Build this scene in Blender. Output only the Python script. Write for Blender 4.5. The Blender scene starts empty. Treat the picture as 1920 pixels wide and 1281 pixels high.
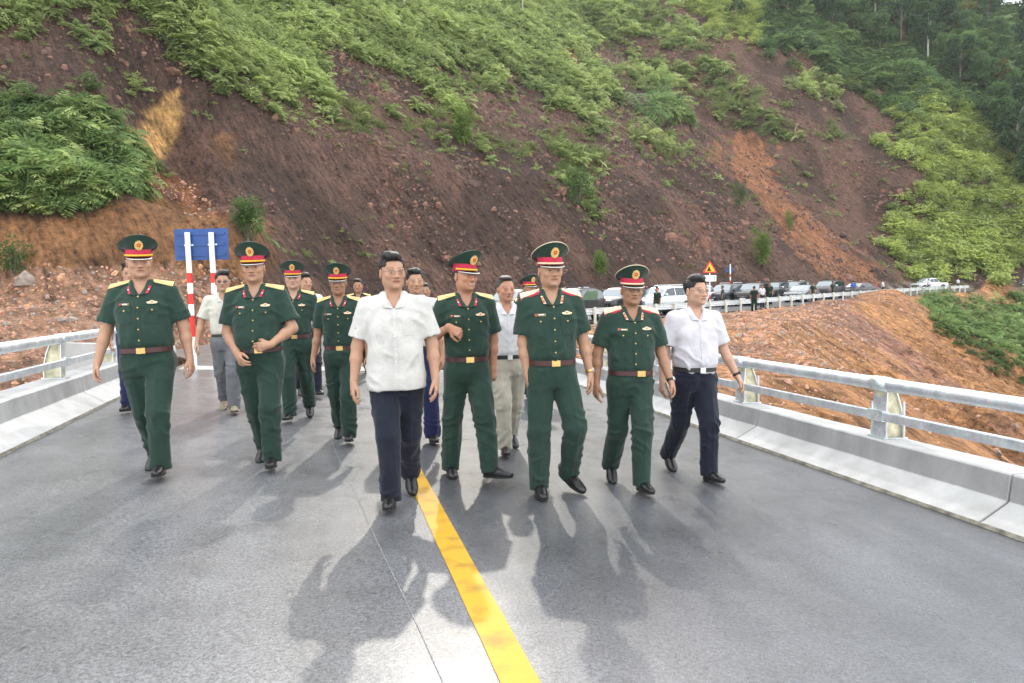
import bpy, math, random
import numpy as np
from mathutils import Vector, Matrix, Euler
from mathutils.bvhtree import BVHTree

scene = bpy.context.scene
COL = scene.collection
rng = np.random.default_rng(11)
random.seed(11)

# ------------------------------------------------------------------ camera, sky, sun, exposure
FPX = 1330.0
PITCH = math.radians(3.95)
ROLL = -0.024                              # the photographer held the camera slightly askew
CAMZ = 1.38
M_X = 0.058                                # the curved bridge deck is superelevated: higher on the left
cam_d = bpy.data.cameras.new('camera')
cam_d.sensor_width = 36.0
cam_d.lens = FPX / 1920.0 * 36.0
cam_d.clip_start = 0.05
cam_d.clip_end = 1500
cam = bpy.data.objects.new('camera', cam_d)
COL.objects.link(cam)
cam.location = (0, 0, CAMZ)
CAMR = Matrix.Rotation(math.pi / 2 - PITCH, 3, 'X') @ Matrix.Rotation(ROLL, 3, 'Z')
cam.rotation_euler = CAMR.to_euler()
scene.camera = cam

SUN_EL, SUN_AZ = math.radians(35), math.radians(-2)      # azimuth measured from +Y towards +X
world = bpy.data.worlds.new('World')
scene.world = world
world.use_nodes = True
wn = world.node_tree
wn.nodes.clear()
sky = wn.nodes.new('ShaderNodeTexSky')
sky.sky_type = 'NISHITA'
sky.sun_disc = False
sky.sun_elevation = SUN_EL
sky.sun_rotation = SUN_AZ
sky.air_density = 1.0
sky.dust_density = 1.5
sky.ozone_density = 1.0
bg = wn.nodes.new('ShaderNodeBackground')
bg.inputs['Strength'].default_value = 0.15
wo = wn.nodes.new('ShaderNodeOutputWorld')
veil = wn.nodes.new('ShaderNodeMix')           # thin bright cloud over the blue
veil.data_type = 'RGBA'
veil.inputs[0].default_value = 0.62
veil.inputs[7].default_value = (8.2, 8.1, 7.8, 1)
wn.links.new(sky.outputs[0], veil.inputs[6])
wn.links.new(veil.outputs[2], bg.inputs[0])
wn.links.new(bg.outputs[0], wo.inputs[0])

sun_d = bpy.data.lights.new('sun', 'SUN')
sun_d.energy = 0.45
sun_d.angle = math.radians(0.8)
sun_d.color = (1.0, 0.94, 0.84)
sun = bpy.data.objects.new('sun', sun_d)
COL.objects.link(sun)
sdir = Vector((math.sin(SUN_AZ) * math.cos(SUN_EL), math.cos(SUN_AZ) * math.cos(SUN_EL), math.sin(SUN_EL)))
sun.rotation_euler = sdir.to_track_quat('Z', 'Y').to_euler()
sun.location = (0, 60, 60)

vs = scene.view_settings
vs.view_transform = 'Standard'
vs.look = 'None'
vs.gamma = 1.0
vs.use_curve_mapping = False
vs.exposure = 1.58
scene.cycles.max_bounces = 6
scene.cycles.volume_bounces = 0
scene.cycles.volume_step_rate = 4
scene.cycles.transparent_max_bounces = 12

# ------------------------------------------------------------------ helpers
CRN = np.array(CAMR)

def px_dir(px, py):
    return CRN @ np.array([(px - 960.0) / FPX, (640.5 - py) / FPX, -1.0])

_d = px_dir(608, 557)                       # the bridge runs to this vanishing point
RD = np.array([_d[0], _d[1]]) / math.hypot(_d[0], _d[1])
RP = np.array([RD[1], -RD[0]])              # to the right of it

def px_at(px, py, Y):                       # point on the pixel's ray at ground distance Y
    d = px_dir(px, py)
    k = Y / d[1]
    return np.array([d[0] * k, Y, CAMZ + d[2] * k])

def px_ground(px, py, z=0.0):               # where the pixel's ray meets the deck raised by z
    d = px_dir(px, py)
    k = (z - CAMZ) / (d[2] + M_X * (d[0] * RP[0] + d[1] * RP[1]))
    return np.array([d[0] * k, d[1] * k, CAMZ + d[2] * k])

def to_px(P):
    P = np.asarray(P, dtype=np.float64) - np.array([0, 0, CAMZ])
    L = P @ CRN
    f = np.maximum(-L[..., 2], 1e-3)
    return 960 + FPX * L[..., 0] / f, 640.5 - FPX * L[..., 1] / f

def _hash(ix, iy, iz, seed):
    h = (ix * 374761393 + iy * 668265263 + iz * 2147483647 + seed * 974711) & 0xffffffff
    h = ((h ^ (h >> 13)) * 1274126177) & 0xffffffff
    h = h ^ (h >> 16)
    return (h & 0xffffff).astype(np.float64) / 0xffffff * 2 - 1

def noise(x, y, z=None, seed=0):
    x = np.asarray(x, dtype=np.float64); y = np.asarray(y, dtype=np.float64)
    z = np.zeros_like(x) if z is None else np.asarray(z, dtype=np.float64)
    xi, yi, zi = np.floor(x).astype(np.int64), np.floor(y).astype(np.int64), np.floor(z).astype(np.int64)
    fx, fy, fz = x - xi, y - yi, z - zi
    fx = fx * fx * (3 - 2 * fx); fy = fy * fy * (3 - 2 * fy); fz = fz * fz * (3 - 2 * fz)
    r = 0
    for dx in (0, 1):
        wx = fx if dx else 1 - fx
        for dy in (0, 1):
            wy = fy if dy else 1 - fy
            for dz in (0, 1):
                wz = fz if dz else 1 - fz
                r = r + wx * wy * wz * _hash(xi + dx, yi + dy, zi + dz, seed)
    return r

def fbm(x, y, z=None, seed=0, oct=4):
    r, a = 0, 1.0
    for o in range(oct):
        k = 2.03 ** o
        r = r + a * noise(x * k, y * k, None if z is None else z * k, seed + o * 17)
        a *= 0.5
    return r

def sstep(a, b, x):
    t = np.clip((x - a) / (b - a), 0, 1)
    return t * t * (3 - 2 * t)

def mesh_from(name, verts, faces, mat=None, smooth=True):
    me = bpy.data.meshes.new(name)
    verts = np.asarray(verts, dtype=np.float32).reshape(-1, 3)
    if isinstance(faces, np.ndarray):
        n, k = faces.shape
        me.vertices.add(len(verts)); me.vertices.foreach_set('co', verts.ravel())
        me.loops.add(n * k); me.loops.foreach_set('vertex_index', faces.astype(np.int32).ravel())
        me.polygons.add(n)
        me.polygons.foreach_set('loop_start', np.arange(0, n * k, k, dtype=np.int32))
        me.update(calc_edges=True)
    else:
        me.from_pydata([tuple(v) for v in verts.tolist()], [], faces)
        me.update()
    if smooth:
        me.polygons.foreach_set('use_smooth', np.ones(len(me.polygons), dtype=bool))
    if mat is not None:
        me.materials.append(mat)
    return me

def link(name, me, parent=None, loc=None, rot=None, **props):
    o = bpy.data.objects.new(name, me)
    COL.objects.link(o)
    if parent is not None:
        o.parent = parent
    if loc is not None:
        o.location = loc
    if rot is not None:
        o.rotation_euler = rot
    for k, v in props.items():
        o[k] = v
    return o

def empty(name, loc=(0, 0, 0), rz=0.0, **props):
    o = bpy.data.objects.new(name, None)
    o.empty_display_size = 0.2
    COL.objects.link(o)
    o.location = loc
    o.rotation_euler = (0, 0, rz)
    for k, v in props.items():
        o[k] = v
    return o

class MB:
    """collects simple solids into one mesh"""
    def __init__(s):
        s.v, s.f = [], []
    def add(s, vs, fs):
        b = len(s.v)
        s.v += [tuple(float(c) for c in q) for q in vs]
        s.f += [tuple(b + i for i in q) for q in fs]
        return s
    def box(s, c, d, M=None):
        x, y, z = (k / 2 for k in d)
        q = [(-x, -y, -z), (x, -y, -z), (x, y, -z), (-x, y, -z), (-x, -y, z), (x, -y, z), (x, y, z), (-x, y, z)]
        q = [Vector(p) for p in q]
        if M is not None:
            q = [M @ p for p in q]
        q = [p + Vector(c) for p in q]
        return s.add(q, [(3, 2, 1, 0), (4, 5, 6, 7), (0, 1, 5, 4), (1, 2, 6, 5), (2, 3, 7, 6), (3, 0, 4, 7)])
    def tube(s, pts, r, n=8, caps=True):
        pts = [Vector(p) for p in pts]
        rs = r if isinstance(r, (list, tuple)) else [r] * len(pts)
        rings = []
        u = None
        for i, p in enumerate(pts):
            t = (pts[min(i + 1, len(pts) - 1)] - pts[max(i - 1, 0)]).normalized()
            if u is None:
                u = t.orthogonal().normalized()
            u = (u - t * u.dot(t)).normalized()
            w = t.cross(u)
            rings.append([p + (u * math.cos(2 * math.pi * k / n) + w * math.sin(2 * math.pi * k / n)) * rs[i] for k in range(n)])
        vsx = [q for R in rings for q in R]
        fs = []
        for i in range(len(pts) - 1):
            for k in range(n):
                k2 = (k + 1) % n
                fs.append((i * n + k, i * n + k2, (i + 1) * n + k2, (i + 1) * n + k))
        if caps:
            fs.append(tuple(range(n))[::-1])
            fs.append(tuple((len(pts) - 1) * n + k for k in range(n)))
        return s.add(vsx, fs)
    def loft(s, rings, closed=True, caps=True):
        n = len(rings[0])
        fs = []
        for i in range(len(rings) - 1):
            for k in range(n if closed else n - 1):
                k2 = (k + 1) % n
                fs.append((i * n + k, i * n + k2, (i + 1) * n + k2, (i + 1) * n + k))
        if caps:
            fs.append(tuple(range(n))[::-1])
            fs.append(tuple((len(rings) - 1) * n + k for k in range(n)))
        return s.add([q for R in rings for q in R], fs)
    def prism(s, poly, a, b):
        """poly: list of 2D (u,v); a/b: functions mapping (u,v) to the two 3D faces"""
        n = len(poly)
        vs_ = [a(*p) for p in poly] + [b(*p) for p in poly]
        fs = [tuple(range(n))[::-1], tuple(range(n, 2 * n))]
        for k in range(n):
            k2 = (k + 1) % n
            fs.append((k, k2, n + k2, n + k))
        return s.add(vs_, fs)
    def mesh(s, name, mat=None, smooth=False):
        return mesh_from(name, np.array(s.v), s.f, mat, smooth)

# ------------------------------------------------------------------ materials
def new_mat(name):
    m = bpy.data.materials.new(name)
    m.use_nodes = True
    nt = m.node_tree
    return m, nt, nt.nodes['Principled BSDF']

def setp(b, **k):
    for key, v in k.items():
        b.inputs[key.replace('_', ' ')].default_value = v

def simple(name, col, rough=0.6, metal=0.0, var=0.0, scale=8.0, bump=0.0, bscale=60.0, **kw):
    m, nt, b = new_mat(name)
    setp(b, Roughness=rough, Metallic=metal)
    for k, v in kw.items():
        b.inputs[k.replace('_', ' ')].default_value = v
    c = (*col, 1)
    b.inputs['Base Color'].default_value = c
    tc = nt.nodes.new('ShaderNodeTexCoord')
    if var > 0:
        n = nt.nodes.new('ShaderNodeTexNoise')
        n.inputs['Scale'].default_value = scale
        n.inputs['Detail'].default_value = 5
        nt.links.new(tc.outputs['Object'], n.inputs['Vector'])
        r = nt.nodes.new('ShaderNodeValToRGB')
        r.color_ramp.elements[0].position = 0.3
        r.color_ramp.elements[1].position = 0.7
        r.color_ramp.elements[0].color = (*[q * (1 - var) for q in col], 1)
        r.color_ramp.elements[1].color = (*[min(1, q * (1 + var)) for q in col], 1)
        nt.links.new(n.outputs['Fac'], r.inputs[0])
        nt.links.new(r.outputs[0], b.inputs['Base Color'])
    if bump > 0:
        n2 = nt.nodes.new('ShaderNodeTexNoise')
        n2.inputs['Scale'].default_value = bscale
        n2.inputs['Detail'].default_value = 4
        nt.links.new(tc.outputs['Object'], n2.inputs['Vector'])
        bp = nt.nodes.new('ShaderNodeBump')
        bp.inputs['Strength'].default_value = bump
        bp.inputs['Distance'].default_value = 0.01
        nt.links.new(n2.outputs['Fac'], bp.inputs['Height'])
        nt.links.new(bp.outputs[0], b.inputs['Normal'])
    return m

def N(nt, t, **k):
    n = nt.nodes.new(t)
    for a, v in k.items():
        setattr(n, a, v)
    return n
# ------------------------------------------------------------------ road frame
C_L = float(np.mean([px_ground(*p)[:2] @ RP for p in ((0, 855), (100, 806), (200, 757))]))
C_R = float(np.mean([px_ground(*p)[:2] @ RP for p in ((1920, 1035), (1497, 863), (1700, 943))]))
C_R += .08
C_M = (C_L + C_R) / 2

def rp(a, c, z=0.0):
    p = RD * a + RP * c
    return (float(p[0]), float(p[1]), z - M_X * c)

BR_END = 14.2
ctrl = [rp(-8, C_M), rp(0, C_M), rp(8, C_M), rp(15, C_M), (-4.6, 21.5, -.10), (-3.9, 29, -.20), (0.6, 38.2, -.25), (12, 50.2, -.20),
        (26, 64.2, .0), (45, 82.5, .15), (66, 99, .25), (100, 113, .4), (180, 128, .8)]
ctrl = np.array(ctrl)
def catmull(P, n=24):
    out = []
    for i in range(len(P) - 1):
        p0, p1, p2, p3 = P[max(i - 1, 0)], P[i], P[i + 1], P[min(i + 2, len(P) - 1)]
        for k in range(n):
            t = k / n
            out.append(0.5 * ((2 * p1) + (-p0 + p2) * t + (2 * p0 - 5 * p1 + 4 * p2 - p3) * t * t + (-p0 + 3 * p1 - 3 * p2 + p3) * t ** 3))
    out.append(P[-1])
    return np.array(out)
CL = catmull(ctrl, 20)
CLt = np.gradient(CL[:, :2], axis=0)
CLt /= np.linalg.norm(CLt, axis=1)[:, None]
CLn = np.stack([CLt[:, 1], -CLt[:, 0]], 1)       # right-hand normal
I_END = 60                                        # index of the bridge end
def road_off(i, c, dz=0.0):
    tilt = M_X * (1 - float(np.clip((i - I_END) / 40, 0, 1)))
    return np.array([CL[i, 0] + CLn[i, 0] * c, CL[i, 1] + CLn[i, 1] * c, CL[i, 2] - tilt * c + dz])

def road_info(X, Y):
    sh = X.shape
    x, y = X.ravel(), Y.ravel()
    off = np.empty(x.size); zz = np.empty(x.size)
    C2 = CL[:, :2]
    for s0 in range(0, x.size, 20000):
        xs, ys = x[s0:s0 + 20000], y[s0:s0 + 20000]
        d2 = (xs[:, None] - C2[None, :, 0]) ** 2 + (ys[:, None] - C2[None, :, 1]) ** 2
        k = d2.argmin(1)
        dx, dy = xs - C2[k, 0], ys - C2[k, 1]
        o = dx * CLn[k, 0] + dy * CLn[k, 1]
        dd = np.sqrt(d2[np.arange(len(k)), k])
        off[s0:s0 + 20000] = np.sign(o) * dd
        zz[s0:s0 + 20000] = CL[k, 2]
    return off.reshape(sh), zz.reshape(sh)

def poly_dist(X, Y, poly):
    """signed distance to polygon (negative inside)"""
    poly = np.asarray(poly, dtype=float)
    d = np.full(X.shape, 1e9)
    ins = np.zeros(X.shape, dtype=bool)
    n = len(poly)
    for i in range(n):
        a, b = poly[i], poly[(i + 1) % n]
        e = b - a
        wx, wy = X - a[0], Y - a[1]
        t = np.clip((wx * e[0] + wy * e[1]) / max(e @ e, 1e-9), 0, 1)
        d = np.minimum(d, (wx - e[0] * t) ** 2 + (wy - e[1] * t) ** 2)
        c = ((a[1] <= Y) & (b[1] > Y)) | ((b[1] <= Y) & (a[1] > Y))
        xi = a[0] + (Y - a[1]) / (b[1] - a[1] + 1e-12) * e[0]
        ins ^= c & (X < xi)
    d = np.sqrt(d)
    return np.where(ins, -d, d)

def smax(a, b, k):
    h = np.clip(0.5 + 0.5 * (a - b) / k, 0, 1)
    return b * (1 - h) + a * h + k * h * (1 - h)

# ------------------------------------------------------------------ terrain
HP0 = np.array([-1.9, 42.0]); HT = np.array([0.702, 0.712]); HN = np.array([-0.712, 0.702])
RUB = [(0.5, 14.5), (2.6, 9.6), (6.3, 13.5), (7.5, 20), (11.0, 30), (20.0, 46), (27, 57.0), (33.5, 60.5), (30, 66), (10, 46), (2, 34), (-1, 22)]

def terrain_z(X, Y):
    off, zr = road_info(X, Y)
    a = X * RD[0] + Y * RD[1]
    c = X * RP[0] + Y * RP[1]
    # road platform with the rubble plateau on its right
    strip = np.maximum(off - 5.2, -off - 60.0)
    dR = poly_dist(X, Y, RUB)
    dP = np.minimum(strip, dR)
    nz = fbm(X * .35, Y * .35, seed=3, oct=4)
    mound = .25 * np.exp(-(((X - 25) / 4.2) ** 2 + ((Y - 56) / 2.6) ** 2)) + .95 * np.exp(-(((X - 33.0) / 3.6) ** 2 + ((Y - 61.5) / 2.2) ** 2))
    plat = zr - 0.05 - .12 * sstep(4.3, 5.5, off) * (Y < 24) + (off > 4.4) * (mound + .10 * nz * sstep(4.6, 8, off))
    dout = np.maximum(dP + .5 * nz, 0)
    slope = plat - 0.64 * dout - .10 * dout * fbm(X * .9 + Y * .5, Y * .15, seed=9, oct=3) * sstep(0, 3, dout)
    z = np.maximum(slope, -11 + .6 * nz)
    # far mound of dirt beside the road
    z = z + 1.5 * np.exp(-(((X - 61) / 4.5) ** 2 + ((Y - 91.5) / 2.2) ** 2)) * (off > 3.5)
    # left-hand rubble apron
    left = -off - 4.6
    zl = -.25 + np.clip(.155 * (Y - 11.5), -2.5, 2.0) + .16 * nz
    z = np.where((off < 0) & (Y < 60), np.where(left > 0, np.minimum(z, 50) * 0 + np.where(Y < 34, zl, zr - .05 + .1 * nz), z), z)
    wl = sstep(0.0, 2.0, left) * (Y < 34)
    z = np.where((off < 0) & (Y < 34), (zr - .08) * (1 - wl) + zl * wl, z)
    # creek under the bridge
    under = (a < BR_END - .4) & (c > C_L - 1.0) & (c < C_R + 1.0)
    z = np.where(under, np.minimum(z, -1.6), z)
    z = np.where((a < 7.0) , np.minimum(z, -1.2 - .5 * (7 - a)), z)
    # ---- the hill: main cut face
    dx, dy = X - HP0[0], Y - HP0[1]
    s = dx * HN[0] + dy * HN[1]
    t = dx * HT[0] + dy * HT[1]
    zf = np.interp(t, [-40, -13, 0, 30, 60, 100], [2.2, 2.1, .5, .2, .4, .6])
    wob = 1.0 * fbm(t * .07, s * .05, seed=21, oct=3)
    se = s + wob * sstep(2, 10, s)
    prof = np.interp(se, [-50, 0, 12.6, 14.4, 26, 28, 46, 90, 200], [-30, 0, 11.9, 12.6, 22.6, 24.0, 39.5, 77, 150])
    rill = .26 * fbm(t * .8, s * .10, seed=5, oct=3) + .15 * fbm(t * 2.2, s * .3, seed=6, oct=2) - .35 * np.maximum(fbm(t * .35, s * .07, seed=7, oct=3) - .25, 0) * 2
    zm = zf + prof + rill * sstep(-.5, 2, s) + .5 * fbm(t * .12, s * .12, seed=8, oct=3) * sstep(3, 12, s)
    # shallow debris chute on the right part of the face
    chute = np.exp(-((t - 43 - .16 * s + 1.0 * np.sin(s * .3)) / 3.0) ** 2) * sstep(-1, 3, s) * (1 - sstep(17, 22, s))
    zm = zm - 1.1 * chute
    # crest on the left of the face: it falls away into a gully
    crest = -12.6 + .5 * fbm(s * .25, s * 0, seed=31, oct=2)
    up = sstep(17, 24, s)
    zm_l = zm + np.minimum(t - crest, 0) * (1.25 * (1 - up))
    zm = zm_l
    # ---- left hill with its bank, shoulder and upper bank
    sl = (X + 12.5) * -0.50 + (Y - 25.6) * 0.866
    tl = (X + 12.5) * 0.866 + (Y - 25.6) * 0.50
    sle = sl + .8 * fbm(tl * .15, sl * .1, seed=41, oct=3)
    pl = np.interp(sle, [-40, 0, 3.6, 5.0, 13.0, 21.5, 60, 200], [-30, 0, 3.5, 4.1, 9.6, 18.4, 44, 100])
    zl2 = 2.1 + pl + .16 * fbm(tl * .8, sl * .2, seed=43, oct=3)
    gd = np.abs((X + 13.2) * 0.866 + (Y - 31.0) * 0.50 + .5 * fbm(sl * .3, sl * 0, seed=44, oct=2))
    zl2 = zl2 - 4.2 * np.exp(-(gd / 3.2) ** 2) * sstep(2.0, 7, sl) * (1 - sstep(15, 22, sl)) - np.maximum(tl - 3.2, 0) * 1.0
    # ---- right hill, green
    sr = (X - 55) * -0.17 + (Y - 105) * 0.985
    tr = (X - 55) * 0.985 + (Y - 105) * 0.17
    sre = sr + 3.0 * fbm(tr * .05, sr * .05, seed=51, oct=3)
    prr = np.interp(sre, [-90, 0, 20, 60, 75, 200], [-60, 0, 18, 62, 74, 110])
    zrr = .6 + prr + .5 * fbm(tr * .2, sr * .2, seed=52, oct=3)
    zh = smax(smax(zm, zl2, .5), zrr, 2.0)
    hill_ok = (off < -3.6) & (Y > 14)
    foot_blend = sstep(3.4, 5.2, -off)
    zh = np.where(hill_ok, zh, -50)
    z2 = smax(z, np.where(hill_ok, z + (zh - z) * foot_blend, -50), .25)
    z = np.where(hill_ok, z2, z)
    return z

def graded(lo, hi, base, k, c=0.0):
    out = [c]
    while out[-1] < hi:
        out.append(out[-1] + base + k * abs(out[-1]))
    neg = [c]
    while neg[-1] > lo:
        neg.append(neg[-1] - base - k * abs(neg[-1]))
    return np.array(neg[::-1][:-1] + out)
gx = graded(-75, 200, .19, .0070)
gy = graded(0, 190, .17, .0056) + 4.0
GX, GY = np.meshgrid(gx, gy, indexing='ij')
GZ = terrain_z(GX, GY)
# lumpy small relief where it is rubble or cut soil
GZ = GZ + .05 * fbm(GX * 1.7, GY * 1.7, seed=77, oct=3)
TP = np.stack([GX, GY, GZ], -1)
PU, PV = to_px(TP)
off_g, zr_g = road_info(GX, GY)
jx = 16 * fbm(GX * .6, GY * .6, seed=61, oct=3)
jy = 16 * fbm(GX * .6, GY * .6, seed=62, oct=3)

def in_px(poly, soft=10.0, ju=1.0, U=None, V=None, JX=None, JY=None):
    U = PU if U is None else U; V = PV if V is None else V
    JX = jx if JX is None else JX; JY = jy if JY is None else JY
    d = poly_dist(U + JX * ju, V + JY * ju, poly)
    return 1 - sstep(-soft, soft, d)

VEG = [  # (outline in the picture, density, kind)  kind 0 fern/leafy, 1 bright green, 2 dark broad leaf, 3 grass
    ([(-60, -60), (100, -20), (150, 30), (250, 50), (300, 120), (420, 180), (560, 202), (612, 165), (592, 98), (640, 88), (715, 128), (800, 172), (852, 200), (866, 170), (806, 118), (835, 108), (960, 158), (1060, 164), (1120, 190), (1160, 172), (1046, 92), (1190, 72), (1330, 92), (1336, 72), (1220, 22), (1230, -60)], .95, 0),
    ([(596, 190), (720, 226), (840, 236), (925, 256), (965, 276), (930, 288), (850, 268), (700, 244), (596, 214)], .8, 3),
    ([(974, 276), (1060, 278), (1110, 296), (1140, 312), (1080, 326), (1010, 300)], .95, 3),
    ([(1000, 160), (1060, 170), (1110, 215), (1136, 250), (1080, 232), (1040, 210)], .9, 0),
    ([(1016, 326), (1090, 318), (1106, 360), (1132, 416), (1090, 398), (1056, 352)], .95, 0),
    ([(800, 120), (845, 150), (866, 206), (820, 186)], .8, 0),
    ([(1215, 176), (1270, 190), (1262, 236), (1226, 224)], .7, 2),
    ([(1290, 140), (1400, 165), (1470, 230), (1500, 285), (1450, 276), (1380, 236), (1320, 208)], .62, 3),
    ([(1140, 90), (1230, 130), (1330, 110), (1340, 84), (1400, 150), (1330, 150), (1230, 190), (1180, 150)], .45, 0),
    ([(1080, 190), (1250, 260), (1330, 310), (1240, 300), (1140, 250)], .35, 3),
    ([(1480, 330), (1540, 340), (1560, 360), (1500, 350)], .5, 0),
    ([(1490, 130), (1570, 165), (1560, 195), (1500, 170)], .75, 0),
    ([(1500, 245), (1600, 272), (1590, 286), (1500, 262)], .6, 3),
    ([(1240, -60), (1350, 20), (1420, 34), (1440, 88), (1550, 140), (1640, 190), (1684, 240), (1648, 272), (1720, 312), (1728, 372), (1668, 402), (1650, 470), (1722, 490), (1700, 516), (2600, 516), (2600, -400)], .97, 1),
    ([(-300, 168), (60, 176), (180, 200), (232, 282), (292, 352), (180, 386), (60, 396), (-300, 402)], 1.0, 2),
    ([(1190, -60), (1250, 0), (1320, 60), (1430, 84), (1446, 40), (1380, -60)], .95, 1),
    ([(-60, -60), (120, -20), (140, 50), (70, 72), (-60, 44)], .55, 0),
    ([(60, 30), (240, 40), (200, 110), (120, 120)], .35, 0), ([(190, 150), (290, 150), (280, 190), (190, 190)], .3, 0),
    ([(430, 410), (500, 420), (500, 450), (440, 455)], .55, 2),
    ([(1720, 560), (1800, 572), (2300, 560), (2300, 800), (1924, 728), (1840, 670), (1730, 600)], .95, 2),
    ([(-60, -400), (-60, -60), (2600, -60), (2600, -400)], .9, 0),
]
ORANGE = [
    ([(232, 262), (262, 238), (300, 200), (330, 168), (346, 180), (345, 250), (310, 290), (262, 310), (240, 288)], (.72, .41, .15)),
    ([(250, 305), (300, 330), (420, 405), (400, 430), (330, 388), (262, 330)], (.36, .15, .075)),
    ([(-300, 396), (60, 398), (180, 386), (280, 370), (360, 400), (440, 440), (500, 540), (380, 545), (-300, 560)], (.42, .205, .092)),
    ([(1362, 250), (1420, 252), (1452, 284), (1446, 330), (1480, 370), (1560, 430), (1640, 500), (1650, 530), (1560, 530), (1500, 470), (1440, 400), (1380, 330)], (.40, .175, .085)),
    ([(1296, 390), (1312, 400), (1340, 470), (1324, 478)], (.28, .13, .08)),
    ([(1040, 90), (1066, 96), (1090, 130), (1120, 160), (1100, 165), (1060, 130)], (.40, .18, .085)),
    ([(1326, 255), (1350, 270), (1366, 320), (1350, 318), (1330, 290)], (.34, .16, .075)),
    ([(400, 260), (440, 250), (430, 330), (410, 330)], (.24, .12, .06)),
    ([(455, 380), (500, 400), (530, 500), (500, 520), (470, 440)], (.26, .125, .06)),
]
soil = np.array([.078, .045, .034])
soil2 = np.array([.160, .089, .064])
nn = sstep(-.5, .6, fbm(GX * .22, GY * .22, seed=71, oct=4))[..., None]
TC = soil * (1 - nn) + soil2 * nn
for poly, colr in ORANGE:
    m = in_px(poly, 4.5, .9)[..., None]
    v = (.8 + .3 * fbm(GX * .9, GY * .9, seed=72, oct=3))[..., None]
    TC = TC * (1 - m) + np.array(colr) * v * m
# fill slope and rubble on the right, apron on the left
mfill = ((off_g > 4.3)).astype(float)[..., None]
rubb = sstep(-.2, .9, fbm(GX * .25, GY * .25, seed=74, oct=3))[..., None]
fillc = np.array([.60, .30, .135]) * (1 - rubb) + np.array([.43, .225, .155]) * rubb
TC = TC * (1 - mfill) + fillc * (.88 + .25 * fbm(GX * 1.1, GY * .5, seed=75, oct=3))[..., None] * mfill
mfar = sstep(60, 70, GX)[..., None] * mfill
TC = TC * (1 - mfar) + np.array([.12, .10, .05]) * mfar
map_ = ((off_g < -3.4) & (GY < 26.2) & (PV > 500)).astype(float)[..., None]
TC = TC * (1 - map_) + np.array([.52, .29, .185]) * (.85 + .3 * fbm(GX * 1.3, GY * 1.3, seed=76, oct=3))[..., None] * map_
# broken grey stone along the foot of the cut
mg = ((off_g < -4.0) & (GY > 34)).astype(float) * (1 - sstep(.4, 1.6, GZ - zr_g)) * sstep(-.2, .5, fbm(GX * .5, GY * .5, seed=78, oct=3))
mg = mg[..., None]
TC = TC * (1 - mg) + np.array([.33, .28, .24]) * mg
dens = np.zeros_like(GX)
kind = np.zeros_like(GX)
for poly, dd, kk in VEG:
    m = in_px(poly, 42, 1.5) ** 1.6 * dd
    kind = np.where(m > dens, kk, kind)
    dens = np.maximum(dens, m)
base = .09 * sstep(-.1, .5, fbm(GX * .25, GY * .25, seed=79, oct=3))
dens = np.maximum(dens, np.where((off_g < -5) & (GZ > 3), base, 0))
for poly, colr in ORANGE:
    dens = dens * (1 - .95 * in_px(poly, 4, .5))
dens = dens * np.where(kind == 2, sstep(-.75, .05, fbm(GX * .55, GY * .55, GZ * .3, seed=95, oct=3)), sstep(-1.0, -.1, fbm(GX * .3, GY * .3, GZ * .2, seed=96, oct=3)))
dens = np.where((np.abs(off_g) < 5.0), 0, dens)
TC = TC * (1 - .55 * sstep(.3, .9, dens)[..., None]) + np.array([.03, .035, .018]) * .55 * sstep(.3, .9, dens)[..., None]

nxg, nyg = GX.shape
idx = np.arange(nxg * nyg).reshape(nxg, nyg)
faces = np.stack([idx[:-1, :-1], idx[1:, :-1], idx[1:, 1:], idx[:-1, 1:]], -1).reshape(-1, 4)
tm, nt, b = new_mat('hillside_soil')
setp(b, Roughness=.9)
b.inputs['Specular IOR Level'].default_value = .25
at = N(nt, 'ShaderNodeVertexColor', layer_name='Col')
tc = N(nt, 'ShaderNodeTexCoord')
mp = N(nt, 'ShaderNodeMapping')
mp.vector_type = 'TEXTURE'
mp.inputs['Rotation'].default_value = (0, 0, math.radians(45.4))
mp.inputs['Scale'].default_value = (.42, 1.7, 1.7)
n1 = N(nt, 'ShaderNodeTexNoise'); n1.inputs['Scale'].default_value = 1.6; n1.inputs['Detail'].default_value = 8; n1.inputs['Roughness'].default_value = .7
nt.links.new(tc.outputs['Object'], mp.inputs[0]); nt.links.new(mp.outputs[0], n1.inputs['Vector'])
n2 = N(nt, 'ShaderNodeTexNoise'); n2.inputs['Scale'].default_value = 4.2; n2.inputs['Detail'].default_value = 10; n2.inputs['Roughness'].default_value = .85
nt.links.new(tc.outputs['Object'], n2.inputs['Vector'])
v1 = N(nt, 'ShaderNodeTexVoronoi'); v1.inputs['Scale'].default_value = 7.0
nt.links.new(tc.outputs['Object'], v1.inputs['Vector'])
ad = N(nt, 'ShaderNodeMath', operation='ADD'); nt.links.new(n1.outputs['Fac'], ad.inputs[0]); nt.links.new(n2.outputs['Fac'], ad.inputs[1])
rg = N(nt, 'ShaderNodeMapRange'); rg.inputs[1].default_value = .80; rg.inputs[2].default_value = 1.20; rg.inputs[3].default_value = .22; rg.inputs[4].default_value = 1.95
nt.links.new(ad.outputs[0], rg.inputs[0])
mx = N(nt, 'ShaderNodeVectorMath', operation='SCALE')
nt.links.new(at.outputs['Color'], mx.inputs[0]); nt.links.new(rg.outputs[0], mx.inputs['Scale'])
nt.links.new(mx.outputs[0], b.inputs['Base Color'])
bp = N(nt, 'ShaderNodeBump'); bp.inputs['Strength'].default_value = 1.0; bp.inputs['Distance'].default_value = .6
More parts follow.
